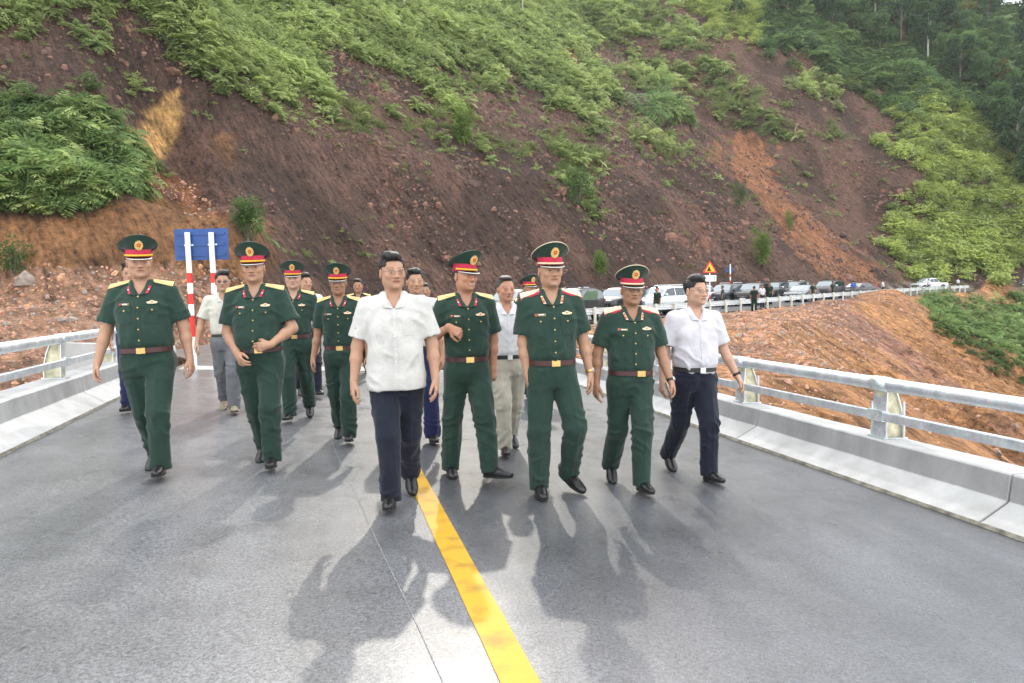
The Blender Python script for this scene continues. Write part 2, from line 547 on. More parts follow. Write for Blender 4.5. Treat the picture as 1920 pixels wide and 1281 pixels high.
ad2 = N(nt, 'ShaderNodeMath', operation='MULTIPLY_ADD'); nt.links.new(v1.outputs['Distance'], ad2.inputs[0]); ad2.inputs[1].default_value = .45; nt.links.new(ad.outputs[0], ad2.inputs[2])
nt.links.new(ad2.outputs[0], bp.inputs['Height']); nt.links.new(bp.outputs[0], b.inputs['Normal'])
tmesh = mesh_from('terrain', TP.reshape(-1, 3), faces, tm)
ca = tmesh.color_attributes.new('Col', 'FLOAT_COLOR', 'POINT')
ca.data.foreach_set('color', np.concatenate([np.clip(TC.reshape(-1, 3), 0.004, 1), np.ones((nxg * nyg, 1))], 1).astype(np.float32).ravel())
terrain = link('terrain', tmesh, kind='structure', label='steep brown cut hillside with rubble ground at its foot', category='terrain')

def ground_at(x, y):
    i = min(max(int(np.searchsorted(gx, x)) - 1, 0), nxg - 2); j = min(max(int(np.searchsorted(gy, y)) - 1, 0), nyg - 2)
    u = (x - gx[i]) / (gx[i + 1] - gx[i]); v = (y - gy[j]) / (gy[j + 1] - gy[j])
    return float(GZ[i, j] * (1 - u) * (1 - v) + GZ[i + 1, j] * u * (1 - v) + GZ[i, j + 1] * (1 - u) * v + GZ[i + 1, j + 1] * u * v)

def px_hit(px, py, y0=12.0, y1=185.0):
    """first terrain point on a pixel's ray"""
    ys = np.geomspace(y0, y1, 900)
    d = px_dir(px, py)
    k = ys / d[1]
    xs, zs = d[0] * k, CAMZ + d[2] * k
    for x, y, z in zip(xs, ys, zs):
        if gx[0] < x < gx[-1] and gy[0] < y < gy[-1] and z < ground_at(x, y):
            return np.array([x, y, ground_at(x, y)])
    return None

# ------------------------------------------------------------------ sky stays with the world; road, bridge deck and markings
am, nt, b = new_mat('asphalt')
tc = N(nt, 'ShaderNodeTexCoord')
nA = N(nt, 'ShaderNodeTexNoise'); nA.inputs['Scale'].default_value = 62; nA.inputs['Detail'].default_value = 3; nA.inputs['Roughness'].default_value = 1.0
vA = N(nt, 'ShaderNodeTexVoronoi'); vA.inputs['Scale'].default_value = 150
nB = N(nt, 'ShaderNodeTexNoise'); nB.inputs['Scale'].default_value = .55; nB.inputs['Detail'].default_value = 5; nB.inputs['Roughness'].default_value = .6
nC = N(nt, 'ShaderNodeTexNoise'); nC.inputs['Scale'].default_value = 4.5; nC.inputs['Detail'].default_value = 6
for q in (nA, vA, nB, nC):
    nt.links.new(tc.outputs['Object'], q.inputs['Vector'])
sep = N(nt, 'ShaderNodeSeparateXYZ'); nt.links.new(tc.outputs['Object'], sep.inputs[0])
# lateral coordinate: the left lane is an older, paler lift than the right one
dt = N(nt, 'ShaderNodeVectorMath', operation='DOT_PRODUCT'); dt.inputs[1].default_value = (RP[0], RP[1], 0)
nt.links.new(tc.outputs['Object'], dt.inputs[0])
wv = N(nt, 'ShaderNodeMath', operation='MULTIPLY_ADD'); nt.links.new(nC.outputs['Fac'], wv.inputs[0]); wv.inputs[1].default_value = .16; nt.links.new(dt.outputs['Value'], wv.inputs[2])
ln = N(nt, 'ShaderNodeMapRange'); ln.inputs[1].default_value = .68; ln.inputs[2].default_value = .86; nt.links.new(wv.outputs[0], ln.inputs[0])
lane = N(nt, 'ShaderNodeMix', data_type='RGBA'); lane.inputs[6].default_value = (.118, .121, .128, 1); lane.inputs[7].default_value = (.068, .071, .079, 1)
nt.links.new(ln.outputs[0], lane.inputs[0])
rB = N(nt, 'ShaderNodeMapRange'); rB.inputs[1].default_value = .3; rB.inputs[2].default_value = .7; rB.inputs[3].default_value = .66; rB.inputs[4].default_value = 1.34
nt.links.new(nB.outputs['Fac'], rB.inputs[0])
rA = N(nt, 'ShaderNodeMapRange'); rA.inputs[1].default_value = .3; rA.inputs[2].default_value = .72; rA.inputs[3].default_value = .12; rA.inputs[4].default_value = 2.3
nt.links.new(nA.outputs['Fac'], rA.inputs[0])
mT = N(nt, 'ShaderNodeMapping', vector_type='TEXTURE'); mT.inputs['Rotation'].default_value = (0, 0, math.atan2(RP[1], RP[0])); mT.inputs['Scale'].default_value = (.55, 7.0, 1)
nT = N(nt, 'ShaderNodeTexNoise'); nT.inputs['Scale'].default_value = 1.0; nT.inputs['Detail'].default_value = 5; nT.inputs['Roughness'].default_value = .65
nt.links.new(tc.outputs['Object'], mT.inputs[0]); nt.links.new(mT.outputs[0], nT.inputs['Vector'])
rT = N(nt, 'ShaderNodeMapRange'); rT.inputs[1].default_value = .32; rT.inputs[2].default_value = .68; rT.inputs[3].default_value = .80; rT.inputs[4].default_value = 1.2
nt.links.new(nT.outputs['Fac'], rT.inputs[0])
mT2 = N(nt, 'ShaderNodeMath', operation='MULTIPLY'); nt.links.new(rB.outputs[0], mT2.inputs[0]); nt.links.new(rT.outputs[0], mT2.inputs[1])
mA = N(nt, 'ShaderNodeMath', operation='MULTIPLY'); nt.links.new(rA.outputs[0], mA.inputs[0]); nt.links.new(mT2.outputs[0], mA.inputs[1])
sA = N(nt, 'ShaderNodeVectorMath', operation='SCALE'); nt.links.new(lane.outputs[2], sA.inputs[0]); nt.links.new(mA.outputs[0], sA.inputs['Scale'])
vS = N(nt, 'ShaderNodeTexVoronoi'); vS.inputs['Scale'].default_value = 3.3; nt.links.new(tc.outputs['Object'], vS.inputs['Vector'])
rS = N(nt, 'ShaderNodeMapRange'); rS.inputs[1].default_value = .035; rS.inputs[2].default_value = .085; rS.inputs[3].default_value = .62; rS.inputs[4].default_value = 1.0
nt.links.new(vS.outputs['Distance'], rS.inputs[0])
sS = N(nt, 'ShaderNodeVectorMath', operation='SCALE'); nt.links.new(sA.outputs[0], sS.inputs[0]); nt.links.new(rS.outputs[0], sS.inputs['Scale'])
nt.links.new(sS.outputs[0], b.inputs['Base Color'])
rr = N(nt, 'ShaderNodeMapRange'); rr.inputs[1].default_value = .3; rr.inputs[2].default_value = .7; rr.inputs[3].default_value = .27; rr.inputs[4].default_value = .46
nt.links.new(nC.outputs['Fac'], rr.inputs[0]); nt.links.new(rr.outputs[0], b.inputs['Roughness'])
b.inputs['Specular IOR Level'].default_value = .5
b.inputs['Coat Weight'].default_value = .42
b.inputs['Coat Roughness'].default_value = .24
bA = N(nt, 'ShaderNodeBump'); bA.inputs['Strength'].default_value = .5; bA.inputs['Distance'].default_value = .004
nt.links.new(nA.outputs['Fac'], bA.inputs['Height']); nt.links.new(bA.outputs[0], b.inputs['Normal'])
asphalt = am

def ribbon(c0, c1, i0, i1, dz):
    vs_, fs = [], []
    for k, i in enumerate(range(i0, i1)):
        vs_ += [tuple(road_off(i, c0, dz)), tuple(road_off(i, c1, dz))]
        if k:
            fs.append((2 * k - 2, 2 * k - 1, 2 * k + 1, 2 * k))
    return vs_, fs
# the carriageway: deck and the road that swings right behind it
vs_, fs = [], []
W0L, W0R = C_L - C_M - .06, C_R - C_M + .06
for k, i in enumerate(range(0, len(CL))):
    w = sstep(I_END, I_END + 14, i)
    l, r = W0L * (1 - w) + -4.6 * w, W0R * (1 - w) + 4.05 * w
    vs_ += [tuple(road_off(i, l)), tuple(road_off(i, (l + r) / 2)), tuple(road_off(i, r))]
    if k:
        q = 3 * k
        fs += [(q - 3, q - 2, q + 1, q), (q - 2, q - 1, q + 2, q + 1)]
road = link('road', mesh_from('road', vs_, fs, asphalt, False), kind='structure', label='grey asphalt carriageway crossing the bridge and swinging right', category='road')

yel, nt, b = new_mat('yellow_road_paint')
setp(b, Roughness=.55)
tc = N(nt, 'ShaderNodeTexCoord'); n1 = N(nt, 'ShaderNodeTexNoise'); n1.inputs['Scale'].default_value = 140; n1.inputs['Detail'].default_value = 4
n2 = N(nt, 'ShaderNodeTexNoise'); n2.inputs['Scale'].default_value = 7; n2.inputs['Detail'].default_value = 5
nt.links.new(tc.outputs['Object'], n1.inputs['Vector']); nt.links.new(tc.outputs['Object'], n2.inputs['Vector'])
rm = N(nt, 'ShaderNodeValToRGB'); rm.color_ramp.elements[0].position = .30; rm.color_ramp.elements[0].color = (.33, .19, .015, 1); rm.color_ramp.elements[1].position = .48; rm.color_ramp.elements[1].color = (.55, .30, .010, 1)
nt.links.new(n2.outputs['Fac'], rm.inputs[0])
nt.links.new(rm.outputs[0], b.inputs['Base Color'])
bA = N(nt, 'ShaderNodeBump'); bA.inputs['Strength'].default_value = .5; bA.inputs['Distance'].default_value = .003
nt.links.new(n1.outputs['Fac'], bA.inputs['Height']); nt.links.new(bA.outputs[0], b.inputs['Normal'])
g0 = px_ground(785, 900); g1 = px_ground(905, 1150)
c_line = float((g0[:2] @ RP + g1[:2] @ RP) / 2)
lw = .072
v, f = [], []
for k, a in enumerate(np.linspace(-7, float(px_ground(758, 848)[:2] @ RD), 60)):
    e = [.003 * (random.random() - .5) for _ in range(2)]
    v += [rp(a, c_line - lw + e[0], .004), rp(a, c_line + lw + e[1], .004)]
    if k:
        f.append((2 * k - 2, 2 * k - 1, 2 * k + 1, 2 * k))
link('centre_line', mesh_from('centre_line', v, f, yel, False), kind='structure', label='yellow painted centre line on the bridge deck', category='road marking')
chalk = simple('chalk', (.26, .26, .255), .9, var=.5, scale=60)
h0 = px_ground(640, 870); h1 = px_ground(826, 1270)
ca_, cb_ = h0[:2] @ RP, h1[:2] @ RP
aa_, ab_ = h0[:2] @ RD, h1[:2] @ RD
v, f = [], []
for k, q in enumerate(np.linspace(-.6, 2.4, 80)):
    a, c = aa_ + (ab_ - aa_) * (1 - q) * 1.0, ca_ + (cb_ - ca_) * (1 - q)
    c += .003 * math.sin(q * 11)
    v += [rp(a, c - .0022, .003), rp(a, c + .0022, .003)]
    if k:
        f.append((2 * k - 2, 2 * k - 1, 2 * k + 1, 2 * k))
link('chalk_line', mesh_from('chalk_line', v, f, chalk, False), kind='structure', label='thin white chalk line beside the yellow line', category='road marking')

# ------------------------------------------------------------------ bridge parapets and railings
conc, nt, b = new_mat('pale_concrete')
setp(b, Roughness=.82)
tc = N(nt, 'ShaderNodeTexCoord')
n1 = N(nt, 'ShaderNodeTexNoise'); n1.inputs['Scale'].default_value = 1.7; n1.inputs['Detail'].default_value = 8; n1.inputs['Roughness'].default_value = .65
n2 = N(nt, 'ShaderNodeTexNoise'); n2.inputs['Scale'].default_value = 26; n2.inputs['Detail'].default_value = 6
mpz = N(nt, 'ShaderNodeMapping'); mpz.inputs['Scale'].default_value = (5, 5, .7)
n3 = N(nt, 'ShaderNodeTexNoise'); n3.inputs['Scale'].default_value = 1.3; n3.inputs['Detail'].default_value = 6
nt.links.new(tc.outputs['Object'], n1.inputs['Vector']); nt.links.new(tc.outputs['Object'], n2.inputs['Vector'])
nt.links.new(tc.outputs['Object'], mpz.inputs[0]); nt.links.new(mpz.outputs[0], n3.inputs['Vector'])
r1 = N(nt, 'ShaderNodeValToRGB'); r1.color_ramp.elements[0].position = .32; r1.color_ramp.elements[0].color = (.38, .38, .37, 1); r1.color_ramp.elements[1].position = .66; r1.color_ramp.elements[1].color = (.52, .52, .51, 1)
nt.links.new(n1.outputs['Fac'], r1.inputs[0])
m1 = N(nt, 'ShaderNodeMix', data_type='RGBA', blend_type='MULTIPLY'); m1.inputs[0].default_value = .28
r3 = N(nt, 'ShaderNodeValToRGB'); r3.color_ramp.elements[0].position = .38; r3.color_ramp.elements[0].color = (.55, .54, .52, 1); r3.color_ramp.elements[1].position = .6; r3.color_ramp.elements[1].color = (1, 1, 1, 1)
nt.links.new(n3.outputs['Fac'], r3.inputs[0])
nt.links.new(r1.outputs[0], m1.inputs[6]); nt.links.new(r3.outputs[0], m1.inputs[7]); nt.links.new(m1.outputs[2], b.inputs['Base Color'])
bA = N(nt, 'ShaderNodeBump'); bA.inputs['Strength'].default_value = .35; bA.inputs['Distance'].default_value = .006
nt.links.new(n2.outputs['Fac'], bA.inputs['Height']); nt.links.new(bA.outputs[0], b.inputs['Normal'])
conc_shade = conc.copy(); conc_shade.name = 'shaded_concrete'  # same concrete, darkened to carry the shade of the upright face
for nd in conc_shade.node_tree.nodes:
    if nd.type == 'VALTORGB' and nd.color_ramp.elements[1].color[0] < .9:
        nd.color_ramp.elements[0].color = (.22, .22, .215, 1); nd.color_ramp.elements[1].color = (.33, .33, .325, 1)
grime = simple('kerb_grime', (.16, .15, .12), .95, var=.5, scale=14, bump=.5, bscale=50)
PROF = [(-.015, -.12), (-.015, .018), (.02, .03), (.22, .138), (.235, .150), (.262, .325), (.275, .336), (.56, .340), (.57, .32), (.57, -.5)]

def parapet(side, a0, a1, label):
    root = empty('bridge_parapet', rp(a0, 0), label=label, category='parapet', group='concrete bridge parapets')
    root.location = (0, 0, 0)
    c0 = C_R if side > 0 else C_L
    seg, a, k = 2.9, a0, 0
    while a < a1 - .1:
        e = min(a + seg, a1)
        rings = []
        for q in np.linspace(a + .008, e - .008, 9):
            jit = .0025 * math.sin(q * 5.1)
            R = [rp(q, c0 + side * (o + jit), z + jit * .6) for o, z in PROF]
            rings.append(R if side < 0 else R[::-1])
        mb = MB().loft(rings)
        me_ = mb.mesh('concrete_segment', conc); me_.materials.append(conc_shade)
        for pg in me_.polygons:                      # the upright face gets less sky light; that shade is put into its colour
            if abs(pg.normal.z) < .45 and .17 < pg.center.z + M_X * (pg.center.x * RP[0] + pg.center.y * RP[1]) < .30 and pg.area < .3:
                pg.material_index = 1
        o = link('concrete_segment', me_, root)
        bv = o.modifiers.new('bevel', 'BEVEL'); bv.width = .008; bv.segments = 2; bv.limit_method = 'ANGLE'; bv.angle_limit = math.radians(40)
        a = e; k += 1
    # dirty mortar strip at the foot
    rings = []
    for q in np.linspace(a0, a1, 90):
        w = .012 + .012 * abs(math.sin(q * 2.3)) + .006 * math.sin(q * 9.7)
        R = [rp(q, c0 + side * -.0165, .0), rp(q, c0 - side * (.022 + w), .003), rp(q, c0 - side * (.018 + w * .3), .022), rp(q, c0 + side * -.0165, .026)]
        rings.append(R if side > 0 else R[::-1])
    link('grime_strip', MB().loft(rings).mesh('grime_strip', grime), root)
    return root
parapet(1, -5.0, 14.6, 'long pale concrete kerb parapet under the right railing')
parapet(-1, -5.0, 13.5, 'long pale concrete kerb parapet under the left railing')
# flared end wall at the left end of the bridge
mb = MB()
e0 = [rp(13.52, C_L - .02), rp(14.1, C_L - .06), rp(14.45, C_L - .45), rp(14.6, C_L - 1.9)]
e1 = [rp(13.52, C_L - .5), rp(13.8, C_L - .52), rp(14.05, C_L - .8), rp(14.15, C_L - 1.9)]
rings = []
for p, q in zip(e0, e1):
    rings.append([(p[0], p[1], -.3), (q[0], q[1], -.3), (q[0], q[1], .42 + p[2]), (p[0], p[1], .40 + p[2])])
link('wing_wall', mb.loft(rings).mesh('wing_wall', conc), label='flared concrete end wall where the left parapet stops', category='wall')
# pale expansion joint at the bridge end
joint = simple('joint_concrete', (.42, .42, .41), .85, var=.25, scale=9, bump=.3)
link('expansion_joint', MB().add([rp(13.7, C_L + .02, .004), rp(13.7, C_R - .02, .004), rp(14.4, C_R - .02, .004), rp(14.4, C_L + .02, .004)], [(0, 1, 2, 3)]).mesh('expansion_joint', joint), kind='structure', label='pale concrete strip across the road at the bridge end', category='road joint')

galv, nt, b = new_mat('galvanised_steel')
setp(b, Metallic=.75, Roughness=.42)
tc = N(nt, 'ShaderNodeTexCoord'); n1 = N(nt, 'ShaderNodeTexNoise'); n1.inputs['Scale'].default_value = 9; n1.inputs['Detail'].default_value = 6
v1 = N(nt, 'ShaderNodeTexVoronoi'); v1.inputs['Scale'].default_value = 55
nt.links.new(tc.outputs['Object'], n1.inputs['Vector']); nt.links.new(tc.outputs['Object'], v1.inputs['Vector'])
r1 = N(nt, 'ShaderNodeValToRGB'); r1.color_ramp.elements[0].position = .35; r1.color_ramp.elements[0].color = (.60, .64, .67, 1); r1.color_ramp.elements[1].position = .65; r1.color_ramp.elements[1].color = (.80, .83, .85, 1)
nt.links.new(n1.outputs['Fac'], r1.inputs[0])
m1 = N(nt, 'ShaderNodeMix', data_type='RGBA', blend_type='MULTIPLY'); m1.inputs[0].default_value = .18
nt.links.new(r1.outputs[0], m1.inputs[6]); nt.links.new(v1.outputs['Color'], m1.inputs[7]); nt.links.new(m1.outputs[2], b.inputs['Base Color'])
rr = N(nt, 'ShaderNodeMapRange'); rr.inputs[3].default_value = .34; rr.inputs[4].default_value = .58; nt.links.new(n1.outputs['Fac'], rr.inputs[0]); nt.links.new(rr.outputs[0], b.inputs['Roughness'])
cream = simple('stained_zinc_web', (.50, .47, .33), .6, .25, var=.35, scale=12)

def railing(side, posts, a0, a1, label):
    root = empty('bridge_railing', (0, 0, 0), label=label, category='railing', group='steel bridge railings')
    c0 = (C_R if side > 0 else C_L) + side * .40
    ang = math.atan2(RD[1], RD[0])
    Rz = Matrix.Rotation(ang, 3, 'Z') @ Matrix.Rotation(math.atan(M_X), 3, 'X')   # local x along the bridge
    top = MB().tube([rp(q, c0 - side * .035, .797) for q in np.linspace(a0, a1, 12)], .056, 20)
    link('top_rail', top.mesh('top_rail', galv, True), root)
    low = MB(); L = a1 - a0
    m = rp((a0 + a1) / 2, c0 - side * .075, .530)
    low.box(m, (L, .055, .075), Rz)
    lo = link('lower_rail', low.mesh('lower_rail', galv), root)
    bv = lo.modifiers.new('bevel', 'BEVEL'); bv.width = .008; bv.segments = 2
    for pa in posts:
        # curved web plates with a front flange, welded to a base plate
        web = MB()
        prof = []
        for k in range(9):
            q = k / 8
            zz = .352 + q * .425
            back = .125 - .10 * q ** 2.2
            prof.append((back, zz))
        poly = [(-.05, .352)] + [(x_, z_) for x_, z_ in prof] + [(-.05, .777)]
        web.prism(poly, lambda u, w: rp(pa - .05, c0 + side * u, w), lambda u, w: rp(pa + .05, c0 + side * u, w))
        po = link('post', web.mesh('post', cream), root)
        fl = MB()
        fl.box(rp(pa, c0 - side * .052, .567), (.150, .010, .425), Rz)
        for k in range(8):
            x0, z0 = prof[k]; x1, z1 = prof[k + 1]
            A, B_, C_, D_ = rp(pa - .075, c0 + side * x0, z0), rp(pa + .075, c0 + side * x0, z0), rp(pa + .075, c0 + side * x1, z1), rp(pa - .075, c0 + side * x1, z1)
            A2, B2, C2, D2 = rp(pa - .075, c0 + side * (x0 + .01), z0), rp(pa + .075, c0 + side * (x0 + .01), z0), rp(pa + .075, c0 + side * (x1 + .01), z1), rp(pa - .075, c0 + side * (x1 + .01), z1)
            fl.add([A, B_, C_, D_, A2, B2, C2, D2], [(0, 1, 2, 3), (7, 6, 5, 4), (0, 4, 5, 1), (2, 6, 7, 3), (1, 5, 6, 2), (0, 3, 7, 4)])
        link('flange', fl.mesh('flange', galv), po)
        link('base_plate', MB().box(rp(pa, c0 + side * .03, .345), (.19, .24, .012), Rz).mesh('base_plate', galv), po)
        link('rail_sleeve', MB().tube([rp(pa - .085, c0 - side * .035, .797), rp(pa + .085, c0 - side * .035, .797)], .064, 20).mesh('rail_sleeve', galv, True), po)
        link('rail_bracket', MB().box(rp(pa, c0 - side * .075, .530), (.17, .066, .088), Rz).mesh('rail_bracket', galv), po)
        for s1 in (-.08, .08):
            for s2 in (-.06, .12):
                p_ = rp(pa + s1, c0 + side * s2, .351)
                link('anchor_bolt', MB().tube([p_, (p_[0], p_[1], .378)], .010, 6).mesh('anchor_bolt', galv), po)
    return root
def a_at_px(c, x):
    q = np.linspace(1, 20, 4000)
    u = to_px(np.array([rp(a, c, .345) for a in q]))[0]
    return float(q[np.abs(u - x).argmin()])
aR = a_at_px(C_R + .43, 1664); aL = a_at_px(C_L - .43, 105)
railing(1, [aR + 2.08 * k for k in range(-3, 5)] + [14.4], -3, 14.6, 'two-bar galvanised steel railing along the right side of the bridge')
railing(-1, [aL + 2.08 * k for k in range(-4, 2)] + [13.2], -3, 13.5, 'two-bar galvanised steel railing along the left side of the bridge')
# ------------------------------------------------------------------ plants
def leaf_mat(name, c0, c1, trans=.45):
    m, nt, b = new_mat(name)
    nt.nodes.remove(b)
    out = nt.nodes['Material Output']
    a = N(nt, 'ShaderNodeAttribute', attribute_name='tint', attribute_type='INSTANCER')
    oi = N(nt, 'ShaderNodeAttribute', attribute_name='lv', attribute_type='GEOMETRY')
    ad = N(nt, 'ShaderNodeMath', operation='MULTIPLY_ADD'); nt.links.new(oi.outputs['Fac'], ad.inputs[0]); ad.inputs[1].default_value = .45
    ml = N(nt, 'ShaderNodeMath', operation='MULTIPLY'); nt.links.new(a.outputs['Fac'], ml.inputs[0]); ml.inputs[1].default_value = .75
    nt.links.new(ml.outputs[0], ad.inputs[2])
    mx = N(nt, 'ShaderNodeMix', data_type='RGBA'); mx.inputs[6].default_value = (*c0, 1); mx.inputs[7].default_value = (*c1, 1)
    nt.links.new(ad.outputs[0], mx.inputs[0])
    d = N(nt, 'ShaderNodeBsdfPrincipled'); d.inputs['Roughness'].default_value = .65; d.inputs['Specular IOR Level'].default_value = .15
    t = N(nt, 'ShaderNodeBsdfTranslucent')
    nt.links.new(mx.outputs[2], d.inputs['Base Color']); nt.links.new(mx.outputs[2], t.inputs['Color'])
    ms = N(nt, 'ShaderNodeMixShader'); ms.inputs[0].default_value = trans
    nt.links.new(d.outputs[0], ms.inputs[1]); nt.links.new(t.outputs[0], ms.inputs[2]); nt.links.new(ms.outputs[0], out.inputs[0])
    return m
L_FERN = leaf_mat('fern_leaf', (.062, .105, .033), (.480, .570, .215))
L_BRIGHT = leaf_mat('bright_leaf', (.090, .140, .030), (.540, .620, .180))
L_DARK = leaf_mat('dark_leaf', (.032, .068, .028), (.250, .360, .125))
L_GRASS = leaf_mat('grass_blade', (.080, .120, .035), (.270, .300, .120))
L_DRY = leaf_mat('dry_grass', (.20, .13, .06), (.42, .30, .15))
L_TREE = leaf_mat('tree_leaf', (.035, .080, .042), (.140, .240, .095))
BARK = simple('bark', (.16, .13, .10), .9, var=.5, scale=12, bump=.5, bscale=20)
BARK_PALE = simple('pale_bark', (.38, .35, .31), .9, var=.4, scale=9, bump=.4, bscale=20)

class Leaves:
    def __init__(s):
        s.v, s.f, s.l = [], [], []
    def blade(s, p, d, up, L, W, droop=0.0, val=None):
        """a two-quad leaf that bends along its length"""
        d = np.asarray(d, float); d = d / np.linalg.norm(d)
        side = np.cross(d, up); n = np.linalg.norm(side)
        side = side / n if n > 1e-6 else np.array([1., 0, 0])
        b = len(s.v)
        val = random.random() if val is None else val
        p = np.asarray(p, float)
        m = p + d * L * .5 + np.array([0, 0, -droop * L * .15])
        e = p + d * L + np.array([0, 0, -droop * L * .6])
        s.v += [p - side * W * .15, p + side * W * .15, m + side * W * .5, m - side * W * .5, e]
        s.f += [(b, b + 1, b + 2, b + 3), (b + 3, b + 2, b + 4)]
        s.l += [val] * 5
    def mesh(s, name, mat):
        me = mesh_from(name, np.array(s.v), s.f, mat, False)
        a = me.attributes.new('lv', 'FLOAT', 'POINT'); a.data.foreach_set('value', np.array(s.l, dtype=np.float32))
        return me

def fern(seed, mat, stems=13, H=1.0):
    random.seed(seed); L = Leaves()
    for k in range(stems):
        az = 2 * math.pi * (k + random.random()) / stems
        el = math.radians(random.uniform(38, 85)); ln = H * random.uniform(.6, 1.1)
        p = np.array([random.uniform(-.08, .08), random.uniform(-.08, .08), 0.0]); d = np.array([math.cos(az) * math.cos(el), math.sin(az) * math.cos(el), math.sin(el)])
        n = 9
        for i in range(n):
            d = d + np.array([0, 0, -.10 - .03 * i]); d /= np.linalg.norm(d)
            q = p + d * ln / n
            if i > 1:
                w = ln * .30 * math.sin(math.pi * (i + .6) / (n + .6)) + .05
                sd = np.cross(d, [0, 0, 1]); sd /= np.linalg.norm(sd) + 1e-9
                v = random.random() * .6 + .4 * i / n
                for sg in (-1, 1):
                    L.blade(q, sd * sg + d * .55 + np.array([0, 0, random.uniform(-.25, .15)]), [0, 0, 1], w, .075 * H + .02, .5, v)
            p = q
        L.blade(p, d, [0, 0, 1], ln * .16, .05, .3)
    return L.mesh('fern', mat)

def broad(seed, mat, n=170, H=1.0):
    random.seed(seed); L = Leaves()
    for k in range(n):
        az = random.uniform(0, 2 * math.pi); u = random.random() ** .6
        ph = random.uniform(0.05, 1.5)
        r = H * .55 * u
        p = np.array([math.cos(az) * math.cos(ph) * r, math.sin(az) * math.cos(ph) * r, .12 * H + math.sin(ph) * r * 1.25])
        d = np.array([math.cos(az + random.uniform(-.8, .8)), math.sin(az + random.uniform(-.8, .8)), random.uniform(-.3, .7)])
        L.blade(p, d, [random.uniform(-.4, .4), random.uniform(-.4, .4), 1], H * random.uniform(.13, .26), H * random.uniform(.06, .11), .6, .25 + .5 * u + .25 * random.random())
    return L.mesh('broad_plant', mat)

def tuft(seed, mat, n=46, H=1.0):
    random.seed(seed); L = Leaves()
    for k in range(n):
        az = random.uniform(0, 2 * math.pi); el = math.radians(random.uniform(35, 88))
        d = np.array([math.cos(az) * math.cos(el), math.sin(az) * math.cos(el), math.sin(el)])
        p = np.array([random.gauss(0, .1), random.gauss(0, .1), 0])
        ln = H * random.uniform(.45, 1.0)
        q = p + d * ln * .55
        L.blade(p, d, [-d[1], d[0], .2], ln * .75, .05, .1)
        L.blade(q, d + np.array([0, 0, -.55]), [-d[1], d[0], .2], ln * .5, .04, .6)
    return L.mesh('grass_tuft', mat)

def make_protos():
    col = bpy.data.collections.new('plant_shapes')
    items = []
    for m in (fern(1, L_FERN), fern(2, L_FERN, 16), broad(3, L_FERN),                # 0-2
              broad(4, L_BRIGHT, 190), broad(5, L_BRIGHT, 150), fern(6, L_BRIGHT, 15),   # 3-5
              fern(7, L_DARK, 17, 1.1), broad(8, L_DARK, 200), tuft(9, L_DARK, 60, 1.2),     # 6-8
              tuft(10, L_GRASS), tuft(11, L_GRASS, 60), fern(12, L_FERN, 9),            # 9-11
              tuft(13, L_DRY, 40), broad(14, L_TREE, 240)):                            # 12-13
        o = bpy.data.objects.new('plant_%02d' % len(items), m)
        col.objects.link(o); items.append(o)
    return col
PROTO = make_protos()

def gn_instances(name, pts, rot, scl, pick, tint, coll, **props):
    me = bpy.data.meshes.new(name)
    me.vertices.add(len(pts)); me.vertices.foreach_set('co', np.asarray(pts, np.float32).ravel())
    for nm, tp, arr in (('rot', 'FLOAT_VECTOR', rot), ('scl', 'FLOAT', scl), ('pick', 'INT', pick), ('tint', 'FLOAT', tint)):
        a = me.attributes.new(nm, tp, 'POINT')
        a.data.foreach_set('vector' if tp == 'FLOAT_VECTOR' else 'value', np.asarray(arr, np.int32 if tp == 'INT' else np.float32).ravel())
    o = link(name, me, **props)
    ng = bpy.data.node_groups.new(name + '_nodes', 'GeometryNodeTree')
    ng.interface.new_socket('Geometry', in_out='INPUT', socket_type='NodeSocketGeometry')
    ng.interface.new_socket('Geometry', in_out='OUTPUT', socket_type='NodeSocketGeometry')
    gi, go = ng.nodes.new('NodeGroupInput'), ng.nodes.new('NodeGroupOutput')
    ci = ng.nodes.new('GeometryNodeCollectionInfo'); ci.inputs['Collection'].default_value = coll
    ci.inputs['Separate Children'].default_value = True; ci.inputs['Reset Children'].default_value = True
    ip = ng.nodes.new('GeometryNodeInstanceOnPoints'); ip.inputs['Pick Instance'].default_value = True
    def na(nm, tp):
        n = ng.nodes.new('GeometryNodeInputNamedAttribute'); n.data_type = tp; n.inputs['Name'].default_value = nm
        return n.outputs['Attribute']
    ng.links.new(gi.outputs[0], ip.inputs['Points']); ng.links.new(ci.outputs[0], ip.inputs['Instance'])
    ng.links.new(na('pick', 'INT'), ip.inputs['Instance Index'])
    ng.links.new(na('rot', 'FLOAT_VECTOR'), ip.inputs['Rotation']); ng.links.new(na('scl', 'FLOAT'), ip.inputs['Scale'])
    ng.links.new(ip.outputs[0], go.inputs[0])
    md = o.modifiers.new('scatter', 'NODES'); md.node_group = ng
    return o

def scatter(cell_w, n, r):
    """n random points on the terrain, cells weighted"""
    w = cell_w.ravel(); w = w / w.sum()
    k = r.choice(w.size, n, p=w)
    i, j = np.unravel_index(k, cell_w.shape)
    u, v = r.random(n), r.random(n)
    P = (TP[i, j] * ((1 - u) * (1 - v))[:, None] + TP[i + 1, j] * (u * (1 - v))[:, None] + TP[i, j + 1] * ((1 - u) * v)[:, None] + TP[i + 1, j + 1] * (u * v)[:, None])
    return P, i, j

